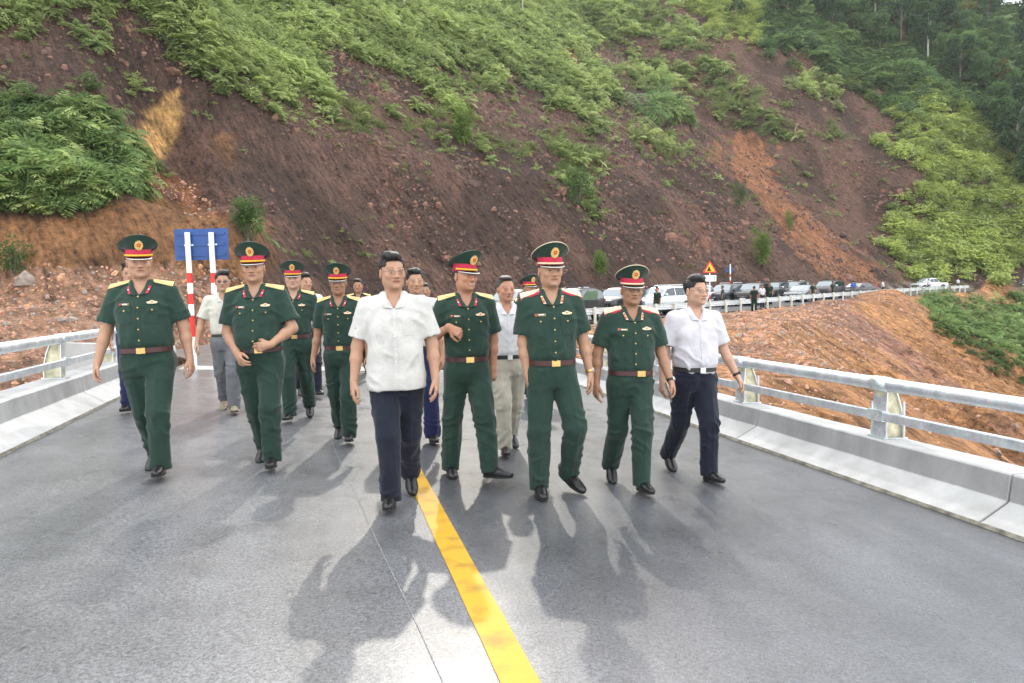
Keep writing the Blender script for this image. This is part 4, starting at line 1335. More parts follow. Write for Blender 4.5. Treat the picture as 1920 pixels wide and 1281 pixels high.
def sphere_mesh(name, r, mat, sx=1, sy=1, sz=1, n=8, m=6):
    mb = MB()
    rings = []
    for i in range(m + 1):
        ph = math.pi * (i + .02) / (m + .04) - math.pi / 2
        rings.append([(r * sx * math.cos(ph) * math.cos(2 * math.pi * k / n), r * sy * math.cos(ph) * math.sin(2 * math.pi * k / n), r * sz * math.sin(ph)) for k in range(n)])
    return mb.loft(rings).mesh(name, mat, True)
BUTTON = sphere_mesh('button', .0065, BRASS, 1, .5, 1)

def person(spec):
    S = spec
    hi = S.get('res', 'hi')
    hs, hc = {'hi': (.0046, .0100), 'mid': (.0064, .0120), 'far': (.0075, .0125), 'low': (.012, .017)}[hi]
    sd = S.get('seed', 1)
    k_st = S['H'] / 1.72
    wd = S.get('girth', 1.0); bel = S.get('belly', 0.0)
    uniform = S.get('uniform', False)
    # ---------------- skeleton in a pelvis frame, x to the viewer's right, -y towards the viewer
    HZ = .86
    hipw = .088
    L_T, L_S = .402, .385
    joints = {}
    for sgn, key in ((-1, 'L'), (1, 'R')):
        th, shn, fy, fp = S['leg' + key]
        hip = np.array([sgn * hipw, 0, HZ])
        kn = hip + norm(th) * L_T
        an = kn + norm(shn) * L_S
        fd = np.array([math.sin(fy) * math.cos(fp), -math.cos(fy) * math.cos(fp), -math.sin(fp)])   # toe direction, fp>0 toe down
        upv = np.array([math.sin(fy) * math.sin(fp), -math.cos(fy) * math.sin(fp), math.cos(fp)])
        joints[key] = (hip, kn, an, fd, upv)
    low = 1e9
    for key in 'LR':
        hip, kn, an, fd, upv = joints[key]
        for q in (-.06, .19):
            low = min(low, (an - upv * .082 + fd * q)[2])
    dz = -low
    for key in 'LR':
        hip, kn, an, fd, upv = joints[key]
        o_ = np.array([0, 0, dz])
        joints[key] = (hip + o_, kn + o_, an + o_, fd, upv)
    ZB = HZ + dz                                     # hip height
    Z = lambda z: z - .86 + ZB                       # nominal height -> posed height
    shw = .182 * wd ** .5
    lean = S.get('lean', 0.0)
    arms = {}
    for sgn, key in ((-1, 'L'), (1, 'R')):
        ua, fa = S['arm' + key][:2]
        sh = np.array([sgn * shw, .012, Z(1.366)])
        el = sh + norm(ua) * .285
        wr = el + norm(fa) * .245
        arms[key] = (sh, el, wr)
    hyaw, hpit, hrol = S.get('head', (0, 0, 0))
    HM = Matrix.Rotation(hyaw, 3, 'Z') @ Matrix.Rotation(hpit, 3, 'X') @ Matrix.Rotation(hrol, 3, 'Y')
    HMn = np.array(HM)
    HC = np.array([0, -.022, Z(1.597)])
    HS = np.array([1.035, 1.0, 1.0])
    H_ = lambda p: HC + HMn @ (np.asarray(p, float) * HS)
    # ---------------- skin: head, neck, chest, arms and hands as one surface
    lo = [min(arms['L'][0][0], arms['L'][1][0], arms['L'][2][0]) - .24, -.30, Z(1.17)]
    hi_ = [max(arms['R'][0][0], arms['R'][1][0], arms['R'][2][0]) + .24, .22, Z(1.76)]
    for key in 'LR':
        for q in arms[key]:
            lo[2] = min(lo[2], q[2] - .23); lo[1] = min(lo[1], q[1] - .23); hi_[1] = max(hi_[1], q[1] + .14)
    lo[0] = max(lo[0], -.78); hi_[0] = min(hi_[0], .78)
    f = Field(lo, hi_, hs)
    fat = S.get('face', 1.0)
    e = lambda c, r, k=.02, mode='u', rot=None: f.ell(H_(c), np.array(r) * HS, k, mode, HM if rot is None else HM @ rot)
    e((0, .014, .030), (.0775, .094, .090), 0)
    e((0, -.018, -.040), (.0660 * fat, .071, .084), .03)
    e((0, -.034, -.084), (.046 * fat, .046, .036), .03)
    for sg in (-1, 1):
        e((sg * .043 * fat, .004, -.064), (.019, .030, .025), .03)
        e((sg * .040 * fat, -.066, -.028), (.024, .020, .020), .022)
        e((sg * .034, -.082, .015), (.023, .012, .008), .014)
        e((sg * .0325, -.101, -.0065), (.0175, .014, .0085), .008, 's')
        e((sg * .0325, -.0805, -.0065), (.0155, .0125, .0105), .004)
        e((sg * .079, .014, -.014), (.0095, .021, .033), .008, 'u', Matrix.Rotation(sg * .35, 3, 'Z'))
        e((sg * .0875, .008, -.012), (.006, .010, .016), .005, 's')
    f.cone(H_((0, -.086, .006)), H_((0, -.104, -.034)), .0085, .0125, .012)
    for sg in (-1, 1):
        e((sg * .0125, -.098, -.0385), (.0095, .011, .0085), .007)
    sm = S.get('smile', 0)
    mw = .026 + .007 * sm
    e((0, -.086, -.0620), (mw, .014, .0055), .007)
    e((0, -.083, -.0735 - .004 * sm), (mw * .85, .015, .0065), .007)
    e((0, -.100, -.0672), (mw * (.9), .009, .0022 + .001 * sm), .004, 's')
    e((0, -.077, -.101), (.020 * fat, .018, .015), .02)
    nb = np.array([0, .018, Z(1.425)])
    f.cone(H_((0, .016, -.070)), nb, .054 * fat ** .5, .060, .035)
    f.loft([(Z(1.25), .150 * wd, .090, .0), (Z(1.30), .152 * wd, .092, .0), (Z(1.37), .140, .080, .006), (Z(1.42), .080, .062, .012), (Z(1.45), .058, .056, .016)], .03)
    hand_info = {}
    for sgn, key in ((-1, 'L'), (1, 'R')):
        sh, el, wr = arms[key]
        f.cone(sh, el, .050, .041 * wd ** .5, .02)
        mid = el + (wr - el) * .35
        f.cone(el, mid, .040 * wd ** .3, .041 * wd ** .3, .02)
        f.cone(mid, wr, .040 * wd ** .3, .0265, .02)
        hp = S['arm' + key][2] if len(S['arm' + key]) > 2 else {}
        d = norm(hp.get('dir', wr - el))
        pn = np.array(hp.get('palm', (-sgn * 1.0, .25, 0)), float)
        pn = norm(pn - d * (pn @ d))
        sdv = np.cross(d, pn)                       # across the palm
        if sdv[1] > 0 and 'flip' not in hp:
            sdv = -sdv                              # thumb side towards the viewer
        curl = hp.get('curl', .38)
        hand_info[key] = (wr, d, pn, sdv)
        if hp.get('hidden'):
            f.cone(wr, wr + d * .07, .028, .034, .02)
            continue
        kn_ = []
        for q, (o_, l_) in enumerate(((.030, .082), (.010, .086), (-.010, .083), (-.029, .079))):
            kp = wr + d * l_ * 1.03 + sdv * o_
            f.cone(wr + sdv * o_ * .45 + d * .01, kp, .0145, .0125, .012)
            kn_.append(kp)
        f.cone(wr - d * .01, wr + d * .05, .024, .020, .015)
        for q, (kp, fl_) in enumerate(zip(kn_, (.074, .082, .076, .060))):
            c_ = curl * (1 + .22 * q) + (.06 * math.sin(sd * 3 + q * 2))
            p0 = kp
            spread = sdv * (.030, .010, -.010, -.028)[q] * 2.2
            dd = d + spread
            an_ = 0
            for sgm, (fr, rr0, rr1) in enumerate(((.44, .0098, .0090), (.32, .0090, .0082), (.24, .0082, .0070))):
                an_ += c_ * (.8, 1.0, .6)[sgm]
                di = norm(dd * math.cos(an_) + pn * math.sin(an_))
                p1 = p0 + di * fl_ * fr
                f.cone(p0, p1, rr0, rr1, .0035, pad=.012)
                p0 = p1
        tb = wr + d * .022 + sdv * .022 + pn * .006
        t1 = tb + norm(d * .75 + sdv * .62 + pn * .25) * .046
        t2 = t1 + norm(d * .95 + sdv * .18 + pn * .35) * .032
        t3 = t2 + norm(d * .95 - sdv * .05 + pn * .35) * .024
        f.cone(tb, t1, .0150, .0120, .012); f.cone(t1, t2, .0112, .0100, .004, pad=.012); f.cone(t2, t3, .0100, .0080, .003, pad=.012)
    V, Q = f.mesh()
    V = relax(V, Q, 1, .45)
    # colour
    base_c = SKIN[S.get('skin', 'mid')]
    c = np.tile(base_c, (len(V), 1))
    mott = fbm(V[:, 0] * 22, V[:, 1] * 22, V[:, 2] * 22, seed=sd, oct=3)
    c *= (1 + .07 * mott)[:, None]
    hl = ((V - HC) @ HMn) / HS                              # head coordinates
    x, y, z = hl[:, 0], hl[:, 1], hl[:, 2]
    head = (z > -.14) & (np.abs(x) < .1) & (y < .12) & (y > -.14)
    def blend(m, colr):
        m = np.clip(m, 0, 1)[:, None]
        return c * (1 - m) + np.array(colr) * m
    front = head & (y < -.045)
    g = lambda cx, cz, rx, rz: np.exp(-(((np.abs(x) - cx) / rx) ** 2 + ((z - cz) / rz) ** 2)) * front
    c = blend(.16 * g(.040, -.030, .022, .020), base_c * np.array([1.05, .72, .66]))
    c = blend(.18 * g(0, -.034, .016, .012), base_c * np.array([1.0, .70, .62]))
    c = blend(.35 * g(.034, -.020, .020, .007), base_c * np.array([.70, .62, .62]))
    c = blend(.38 * g(.0325, .004, .020, .006), base_c * np.array([.6, .52, .5]))
    zm_ = z - (7.0 * x ** 2 if sm else 0)
    lip = (np.abs(x) < mw * 1.02) & front & (y < -.06)
    c = blend(lip * np.exp(-((zm_ + .0675 + .001 * sm) / (.0085 + .002 * sm)) ** 4) * (1 - (np.abs(x) / (mw * 1.05)) ** 4), base_c * np.array([.72, .40, .40]))
    if sm:
        c = blend(lip * (np.abs(x) < mw * .80) * np.exp(-((zm_ + .0672) / .0042) ** 4), (.66, .62, .57))
    else:
        c = blend(.9 * lip * np.exp(-((z + .0670) / .0024) ** 2), base_c * .24)
    sq = S.get('squint', .8)
    ez = .0044 * sq
    ex, ezz = np.abs(x) - .0325, z + .0062
    eye = front * (y < -.05) * ((ex / .0135) ** 2 + (ezz / ez) ** 2 < 1)
    c = blend(eye * .8, (.44, .38, .34))
    iris = eye * (np.abs(ex + np.sign(x) * S.get('gaze', 0)) < .0064)
    c = blend(iris * 1.0, (.018, .012, .010))
    c = blend(.9 * front * (np.abs(ex) < .0150) * np.exp(-((ezz - ez - .0008 + 14 * ex ** 2) / .0016) ** 2), (.030, .020, .017))
    bz = z - .0190 - .006 * (1 - ((np.abs(x) - .034) / .024) ** 2)
    c = blend(S.get('brow', .75) * front * (np.abs(np.abs(x) - .034) < .0235) * np.exp(-(bz / .0036) ** 2), (.03, .022, .018))
    c = blend(.75 * g(.0085, -.0445, .0045, .0028), base_c * .22)
    # shaved beard shadow
    c = blend(.16 * head * (y < -.02) * sstep(-.045, -.075, z) * (z > -.125), base_c * np.array([.6, .62, .68]))
    # hair close to the scalp is cut short: darken scalp under the hair
    hairline = S.get('hairline', .068)
    scalp = head * sstep(hairline - .006, hairline + .006, z + .55 * np.maximum(y + .02, 0) + .25 * np.maximum(np.abs(x) - .045, 0) * 2)
    scalp = np.maximum(scalp, head * sstep(.010, .022, y) * sstep(-.055, -.040, z) * (np.abs(x) < .0765) * (y > .0))
    if not S.get('bald'):
        c = blend(scalp, (.014, .012, .012))
    me = mesh_from('person', V * k_st, Q, skin_m)
    ca_ = me.color_attributes.new('Col', 'FLOAT_COLOR', 'POINT')
    ca_.data.foreach_set('color', np.concatenate([np.clip(c, .003, 1), np.ones((len(c), 1))], 1).astype(np.float32).ravel())
    body = link('person', me, label=S['label'], category='person')
    if S.get('group'):
        body['group'] = S['group']
    body.rotation_euler = (0, S.get('roll', 0), S.get('yaw', 0))
    K = k_st
    # ---------------- trousers
    tm_ = S['trousers']
    zb = Z(.945)
    f = Field((-.42, -.62, -.02 + 0), (.42, .62, zb + .05), hc)
    lo_ = min(joints['L'][2][0], joints['R'][2][0]) - .16; hi2 = max(joints['L'][2][0], joints['R'][2][0]) + .16
    yl = min(min(j[1][1], j[2][1]) for j in joints.values()) - .18; yh = max(max(j[1][1], j[2][1]) for j in joints.values()) + .18
    f = Field((min(lo_, -.27), min(yl, -.24), -.01), (max(hi2, .27), max(yh, .22), zb + .05), hc)
    wx, wy = .164 * wd, .118 * wd + bel * .45
    f.loft([(Z(.76), .150 * wd, .118, .012), (Z(.83), .170 * wd, .134, .008), (Z(.89), .172 * wd, .128 + bel * .2, .0 - bel * .15), (zb, wx, wy, -bel * .35), (zb + .022, wx * .995, wy * .995, -bel * .38)], .0, p=2.4)
    tl_ = S.get('tleg', 1.0)
    for sgn, key in ((-1, 'L'), (1, 'R')):
        hip, kn, an, fd, upv = joints[key]
        hp_ = hip + np.array([-sgn * .003, .008, -.02])
        f.cone(hp_, kn + np.array([0, -.004, 0]), .107 * wd ** .6, .083 * tl_, .035)
        sd_ = norm(an - kn)
        hem = an + sd_ * S.get('hem', .050)
        f.cone(kn, hem, .083 * tl_, .075 * tl_, .02, cut=True)
        ti = max(.008, 1.5 * hc)
        f.cone(an - sd_ * .02, hem + sd_ * .02, .077 * tl_ - ti, .076 * tl_ - ti, 0, 's', pad=.01)
    V, Q = f.mesh()
    V = relax(V, Q, 2, .5)
    nr = vnormals(V, Q)
    amp = np.zeros(len(V))
    zc = V[:, 2]
    for sgn, key in ((-1, 'L'), (1, 'R')):
        hip, kn, an, fd, upv = joints[key]
        dk, da_, dh = (np.linalg.norm(V - q, axis=1) for q in (kn, an, hip))
        amp = np.maximum(amp, .5 + .9 * np.exp(-(dk / .13) ** 2) + 1.0 * np.exp(-(da_ / .13) ** 2) + .9 * np.exp(-(dh / .14) ** 2))
    wq = fbm(V[:, 0] * 5 + sd, V[:, 1] * 5, V[:, 2] * 6, seed=sd + 3, oct=2)
    folds = np.sin((V[:, 2] * 62 + np.sign(V[:, 0]) * V[:, 0] * 34 + 5.5 * wq)) * .5 + .5
    folds = folds ** 2.2
    msk = sstep(-.15, .5, fbm(V[:, 0] * 7, V[:, 1] * 7, V[:, 2] * 5, seed=sd + 9, oct=2))
    drape = fbm(V[:, 0] * 16, V[:, 1] * 16, V[:, 2] * 3.2, seed=sd + 5, oct=2)
    top_keep = 1 - sstep(zb - .06, zb - .01, zc)
    disp = (amp * (.0120 * folds * msk - .003) + .0085 * drape) * top_keep
    # pressed front crease
    for sgn, key in ((-1, 'L'), (1, 'R')):
        hip, kn, an, fd, upv = joints[key]
        t_ = np.clip((hip[2] - zc) / max(hip[2] - an[2], .1), 0, 1)
        cxl = np.where(zc > kn[2], hip[0] + (kn[0] - hip[0]) * np.clip((hip[2] - zc) / (hip[2] - kn[2]), 0, 1), kn[0] + (an[0] - kn[0]) * np.clip((kn[2] - zc) / max(kn[2] - an[2], .05), 0, 1))
        disp += .006 * np.exp(-((V[:, 0] - cxl - sgn * .006) / .011) ** 2) * (nr[:, 1] < -.2) * sstep(.02, .2, t_) * (np.sign(V[:, 0]) == sgn)
    V = V + nr * disp[:, None]
    link('trousers', mesh_from('trousers', V * K, Q, tm_), body)
    # ---------------- shirt
    sm_ = S['shirt']
    tucked = S.get('tucked', True)
    zlo = Z(.905) if tucked else Z(S.get('hemz', .79))
    xl = max(abs(arms['L'][1][0]), abs(arms['R'][1][0])) + .16
    ylo = min(arms['L'][1][1], arms['R'][1][1], -.12) - .16
    f = Field((-xl, ylo - bel, min(zlo, arms['L'][1][2] - .05, arms['R'][1][2] - .05) - .02), (xl, max(.2, arms['L'][1][1] + .15, arms['R'][1][1] + .15), Z(1.47)), hc)
    if tucked:
        rows = [(zlo, wx * .97, wy * .96, -bel * .35), (Z(.950), wx * .985, wy * .985, -bel * .38), (Z(.985), wx * 1.06, wy * 1.08 + .004, -bel * .45), (Z(1.06), .176 * wd, .128 * wd + bel * .60, -bel * .5)]
    else:
        rows = [(zlo, .190 * wd, .142 * wd + bel * .4, -.004 - bel * .3), (Z(.89), .186 * wd, .138 * wd + bel * .5, -.004 - bel * .35), (Z(1.05), .180 * wd, .134 * wd + bel * .5, -bel * .4)]
    rows += [(Z(1.18), .180 * wd, .127 * wd + bel * .25, -bel * .25), (Z(1.28), .181 * wd, .121 * wd, -.002), (Z(1.35), .172 * wd ** .8, .106, .004), (Z(1.40), .135, .086, .012), (Z(1.435), .078, .070, .016), (Z(1.455), .066, .064, .018)]
    f.loft(rows, 0, p=2.35)
    for sgn, key in ((-1, 'L'), (1, 'R')):
        sh, el, wr = arms[key]
        f.cone((sgn * .050, .018, Z(1.424)), sh + np.array([0, 0, .004]), .036, .054, .03)
        slv = sh + (el - sh) * S.get('sleeve', .80)
        f.cone(sh, slv, .060 * wd ** .3, .078 * wd ** .3, .028, cut=True)
    for sgn, key in ((-1, 'L'), (1, 'R')):
        sh, el, wr = arms[key]
        du = norm(el - sh); slv = sh + (el - sh) * S.get('sleeve', .80)
        ti = max(.007, 1.5 * hc)
        f.cone(slv - du * .055, slv + du * .03, .074 * wd ** .3 - ti, .0785 * wd ** .3 - ti, 0, 's', pad=.01)
    # neck hole and open V
    f.cone((0, -.004, Z(1.43)), (0, -.002, Z(1.50)), .062, .075, .004, 's')
    zv = Z(S.get('vz', 1.345))
    sl, X, Y, Z3 = f.sub((-.09, -.22, zv - .02), (.09, 0.0, Z(1.48)))
    w = np.maximum(np.abs(X) - .052 * np.clip((Z3 - zv) / .095, 0, 1.2), np.maximum(zv - Z3, Y - .0) + 0 * X)
    f.op(sl, w.astype(np.float32), 0, 's')
    V, Q = f.mesh()
    V = relax(V, Q, 2, .5)
    nr = vnormals(V, Q)
    pw = np.exp(-((np.abs(V[:, 0]) - .165) / .055) ** 2 - ((V[:, 2] - Z(1.27)) / .10) ** 2)
    ww = np.exp(-((V[:, 2] - Z(1.02)) / .10) ** 2)
    wq = fbm(V[:, 0] * 5 + sd * 2, V[:, 1] * 5, V[:, 2] * 5, seed=sd + 13, oct=2)
    f1 = (np.sin(V[:, 2] * 55 + np.abs(V[:, 0]) * 46 + 5 * wq) * .5 + .5) ** 2.2
    f2 = fbm(V[:, 0] * 17, V[:, 1] * 10, V[:, 2] * 4.5, seed=sd + 15, oct=2)
    f3 = (np.sin(V[:, 2] * 40 - np.abs(V[:, 0]) * 50 + 6 * wq + 1) * .5 + .5) ** 3
    msk = sstep(-.2, .5, fbm(V[:, 0] * 6, V[:, 1] * 6, V[:, 2] * 6, seed=sd + 17, oct=2))
    disp = .012 * f1 * pw + ww * (.0075 * f2 + .008 * f3 * msk) + .0052 * f2 * (V[:, 2] < Z(1.36)) + .006 * f3 * msk * (V[:, 2] < Z(1.30))
    V = V + nr * disp[:, None]
    shirt_me = mesh_from('shirt', V * K, Q, sm_)
    shirt = link('shirt', shirt_me, body)
    bvh = BVHTree.FromPolygons([Vector(v) for v in (V * K).tolist()], Q.tolist())
    def cast(x_, z_, dirv=(0, 1, 0), from_=None):
        o_ = Vector((x_, -.8, z_)) if from_ is None else Vector(from_)
        h = bvh.ray_cast(o_, Vector(dirv))
        return (None, None) if h[0] is None else (h[0], h[1])
    def patch(name, poly_u, mat, parent, off=.003, th=.003, n=5, frame=None):
        """a thin panel laid on the shirt front. poly_u: quad corners (x,z) in body metres tl,tr,br,bl"""
        g_ = []
        tl, tr, br, bl = (np.array(q, float) for q in poly_u)
        for i in range(n + 1):
            row = []
            for j in range(n + 1):
                u, v = j / n, i / n
                p_ = (tl * (1 - u) + tr * u) * (1 - v) + (bl * (1 - u) + br * u) * v
                h, nn_ = cast(p_[0] * K, p_[1] * K)
                if h is None:
                    return None
                row.append((h, nn_))
            g_.append(row)
        av = sum((q[1] for r_ in g_ for q in r_), Vector()).normalized()
        vs_ = [tuple(h + av * (off + th)) for r_ in g_ for h, _ in r_] + [tuple(h + av * (off - .004)) for r_ in g_ for h, _ in r_]
        m_ = (n + 1) ** 2
        fs = []
        for i in range(n):
            for j in range(n):
                a = i * (n + 1) + j
                fs.append((a, a + n + 1, a + n + 2, a + 1))
        ring = [j for j in range(n + 1)] + [i * (n + 1) + n for i in range(1, n + 1)] + [n * (n + 1) + j for j in range(n - 1, -1, -1)] + [i * (n + 1) for i in range(n - 1, 0, -1)]
        for q in range(len(ring)):
            a, b2 = ring[q], ring[(q + 1) % len(ring)]
            fs.append((a, b2, b2 + m_, a + m_))
        return link(name, mesh_from(name, vs_, fs, mat, False), parent)
    # ---------------- collar
    if hi != 'low':
        for sgn in (-1, 1):
            rows_ = []
            def crow(up_, lw_, in_):
                mp_ = up_ * .72 + lw_ * .28 + np.array([sgn * .006, -.006 if lw_[1] < .02 else .006, .004])
                rows_.append([in_ * K, up_ * K, mp_ * K, lw_ * K, (lw_ * .96 + in_ * .04 + np.array([0, .003, .0])) * K])
            for q in range(9):
                t_ = q / 8
                au, al = math.radians(90 - 127 * t_), math.radians(90 - 104 * t_)
                ru, rl = .063, .088 + .009 * t_
                up_ = np.array([sgn * math.cos(au) * ru, .014 + math.sin(au) * ru, Z(1.472) - .008 * t_])
                lw_ = np.array([sgn * math.cos(al) * rl, .016 + math.sin(al) * rl * .92, Z(1.436) - .004 * t_])
                h, nn_ = cast(0, 0, (0, 0, -1), (lw_[0] * K, lw_[1] * K, 2.2))
                if h is not None:
                    lw_[2] = max(lw_[2] - .02, h.z / K + .006)
                crow(up_, lw_, np.array([up_[0] * .94, up_[1] * .94 + .001, up_[2] - .02]))
            A_, D_ = up_.copy(), lw_.copy()
            def on(x_, z_, o2):
                h, nn_ = cast(x_ * K, z_ * K)
                return -.10 if h is None else h.y / K - o2
            zB, zC = zv + .004, zv + .010
            B2 = np.array([sgn * .010, on(sgn * .022, zB, .008), zB]); C2 = np.array([sgn * .068, on(sgn * .068, zC, .009), zC])
            for q in range(1, 7):
                t_ = q / 6
                up_ = A_ * (1 - t_) + B2 * t_; lw_ = D_ * (1 - t_) + C2 * t_
                up_[0] += sgn * .008 * math.sin(math.pi * t_)
                lw_[1] = min(lw_[1], on(lw_[0], lw_[2], .008))
                up_[1] = min(up_[1], A_[1] * (1 - t_) + B2[1] * t_ - .004)
                crow(up_, lw_, up_ + np.array([0, .006, -.004]))
            if sgn < 0:
                rows_ = [r_[::-1] for r_ in rows_]
            cm_ = MB().loft(rows_, closed=True, caps=True).mesh('collar', sm_, False)
            co = link('collar', cm_, shirt)
            if uniform:
                # red collar tab near the point
                R10, R12 = rows_[10], rows_[14]
                if sgn < 0:
                    R10, R12 = R10[::-1], R12[::-1]
                a0, a1, b0, b1 = R10[2], R10[3], R12[2], R12[3]
                def lerp2(u, v):
                    return (a0 * (1 - v) + a1 * v) * (1 - u) + (b0 * (1 - v) + b1 * v) * u
                nrm_ = norm(np.cross(a1 - a0, b0 - a0)) * (1 if True else -1)
                if nrm_[1] > 0:
                    nrm_ = -nrm_
                gen = S.get('general')
                def tabq(u0, u1, v0, v1, o2, nm, mt, par):
                    q4 = [lerp2(u0, v0), lerp2(u1, v0), lerp2(u1, v1), lerp2(u0, v1)]
                    return link(nm, MB().add([q_ + nrm_ * o2 for q_ in q4] + [q_ - nrm_ * .003 for q_ in q4], [(0, 1, 2, 3), (7, 6, 5, 4), (0, 4, 5, 1), (1, 5, 6, 2), (2, 6, 7, 3), (3, 7, 4, 0)]).mesh(nm, mt), par)
                tabq(.12, .93, .42, .92, .0045, 'collar_tab', GOLD_P if gen else RED_T, shirt)
                if gen:
                    tabq(.24, .82, .52, .84, .0065, 'collar_tab_field', RED_T, shirt)
                cc_, uu_, vv_ = lerp2(.52, .67) + nrm_ * .0075, norm(lerp2(.9, .6) - lerp2(.2, .6)), norm(lerp2(.58, .2) - lerp2(.58, .9))
                link('collar_star', MB().prism(STAR, lambda a_, b_: tuple(cc_ + (uu_ * a_ + vv_ * b_) * .0085), lambda a_, b_: tuple(cc_ + nrm_ * .002 + (uu_ * a_ + vv_ * b_) * .0085)).mesh('collar_star', STARY if gen else SILVER), shirt)
    # ---------------- shirt fittings
    if hi != 'low':
        z5 = [1.335, 1.255, 1.175, 1.095, 1.015] if tucked else [1.33, 1.245, 1.16, 1.075, .99, .905]
        patch('placket', ((-.014, Z(1.335)), (.016, Z(1.335)), (.016, Z(.985 if tucked else S.get('hemz', .79) + .03)), (-.014, Z(.985 if tucked else S.get('hemz', .79) + .03))), sm_, shirt, .001, .002, 10)
        for q in z5:
            h, nn_ = cast(.001, Z(q) * K)
            if h is not None:
                o = link('button', BUTTON if uniform else BUTTON_W, shirt, tuple(h + nn_ * .005))
                if not uniform:
                    o.scale = (.8, .8, .8)
        if uniform:
            for sgn in (-1, 1):
                xa, xb = (sgn * .048, sgn * .140)
                x0_, x1_ = min(xa, xb), max(xa, xb)
                patch('pocket', ((x0_ + .004, Z(1.255)), (x1_ - .004, Z(1.255)), (x1_ - .006, Z(1.135)), (x0_ + .006, Z(1.135))), sm_, shirt, .0008, .0022, 6)
                patch('pocket_flap', ((x0_, Z(1.268)), (x1_, Z(1.268)), (x1_, Z(1.226)), (x0_, Z(1.226))), sm_, shirt, .003, .003, 6)
                h, nn_ = cast((x0_ + x1_) / 2 * K, Z(1.234) * K)
                if h is not None:
                    link('pocket_button', BUTTON, shirt, tuple(h + nn_ * .010))
            # name tag on one side, oval badge on the other
            patch('name_tag', ((-.132, Z(1.290)), (-.060, Z(1.290)), (-.060, Z(1.274)), (-.132, Z(1.274))), BRASS, shirt, .002, .003, 3)
            patch('name_tag_face', ((-.130, Z(1.2885)), (-.062, Z(1.2885)), (-.062, Z(1.2755)), (-.130, Z(1.2755))), TAGK, shirt, .0045, .003, 3)
            patch('name_tag_print', ((-.108, Z(1.2855)), (-.068, Z(1.2855)), (-.068, Z(1.2790)), (-.108, Z(1.2790))), PAPER, shirt, .006, .003, 2)
            patch('name_tag_emblem', ((-.128, Z(1.287)), (-.115, Z(1.287)), (-.115, Z(1.277)), (-.128, Z(1.277))), ENAM, shirt, .006, .003, 2)
            h, nn_ = cast(.094 * K, Z(1.290) * K)
            if h is not None:
                av = Vector((nn_[0], nn_[1], nn_[2])).normalized()
                ux = Vector((0, 0, 1)).cross(-av).normalized(); ux = -ux if ux.x < 0 else ux
                uz = av.cross(ux); uz = -uz if uz.z < 0 else uz
                outl = [(-.036, .004), (-.020, .006), (-.010, .012), (0, .016), (.010, .012), (.020, .006), (.036, .004), (.034, -.006), (.020, -.010), (0, -.011), (-.020, -.010), (-.034, -.006)]
                bd = link('service_badge', MB().prism(outl, lambda a_, b_: tuple(h + av * .001 + ux * a_ + uz * b_), lambda a_, b_: tuple(h + av * .010 + ux * a_ + uz * b_)).mesh('service_badge', GOLD_P), shirt)
                link('badge_centre', MB().prism([(math.cos(q_) * .006, math.sin(q_) * .006 + .002) for q_ in np.linspace(0, 6.28, 9)[:-1]], lambda a_, b_: tuple(h + av * .009 + ux * a_ + uz * b_), lambda a_, b_: tuple(h + av * .0125 + ux * a_ + uz * b_)).mesh('badge_centre', ENAM), shirt)
            # shoulder boards
            gen = gen0 = S.get('general')
            for sgn in (-1, 1):
                def board(x0_, x1_, hw0, hw1, o2, nm, mt, par):
                    tp, n_ = [], 7
                    for q in range(n_ + 1):
                        u = q / n_
                        xx = sgn * (x0_ + (x1_ - x0_) * u); hw = hw0 + (hw1 - hw0) * u
                        row = []
                        for yv in (-hw, hw):
                            h, nn_ = cast(0, 0, (0, 0, -1), (xx * K, (-.010 + yv) * K, 2.2))
                            zz = h.z if h is not None else Z(1.42) * K
                            row.append([xx * K, (-.010 + yv) * K, zz])
                        row[1][2] = max(row[1][2], row[0][2] + hw * 1.25)
                        tp.append([(r_[0], r_[1], r_[2] + o2) for r_ in row])
                    for e_ in (0, 1):
                        za_, zb3 = tp[0][e_][2], tp[-1][e_][2] + .006
                        lin = [za_ + (zb3 - za_) * q / n_ for q in range(n_ + 1)]
                        lift_ = max(0, max(tp[q][e_][2] - lin[q] for q in range(n_ + 1)) - .004)
                        for q in range(n_ + 1):
                            v_ = tp[q][e_]; tp[q][e_] = (v_[0], v_[1], lin[q] + lift_ * .8)
                    rings = []
                    for r_ in tp:
                        a_, b_ = r_
                        rr2 = [(a_[0], a_[1], a_[2] - .010), (b_[0], b_[1], b_[2] - .010), (b_[0], b_[1], b_[2] + .004), (a_[0], a_[1], a_[2] + .004)]
                        rings.append(rr2 if sgn > 0 else rr2[::-1])
                    return link(nm, MB().loft(rings).mesh(nm, mt), par), tp
                ob, tp = board(.080, shw + .040, .0195, .0265, .003, 'shoulder_board_edging', RED_T if gen0 else GREEN, shirt)
                ob, tp = board(.082, shw + .038, .018, .025, .0062, 'shoulder_board', GOLD_P if gen else GOLD, shirt)
                for q in (3, 4, 5)[:S.get('stars', 3)]:
                    a_, b_ = (np.array(v_) for v_ in tp[q]); c_ = (a_ + b_) / 2 + np.array([0, 0, .005])
                    link('rank_star', MB().prism(STAR, lambda u_, w_: (c_[0] + u_ * .008, c_[1] + w_ * .008, c_[2]), lambda u_, w_: (c_[0] + u_ * .008, c_[1] + w_ * .008, c_[2] + .003)).mesh('rank_star', SILVER), shirt)
        elif S.get('pocket'):
            patch('chest_pocket', ((.050, Z(1.285)), (.138, Z(1.285)), (.134, Z(1.165)), (.054, Z(1.165))), sm_, shirt, .0005, .002, 6)
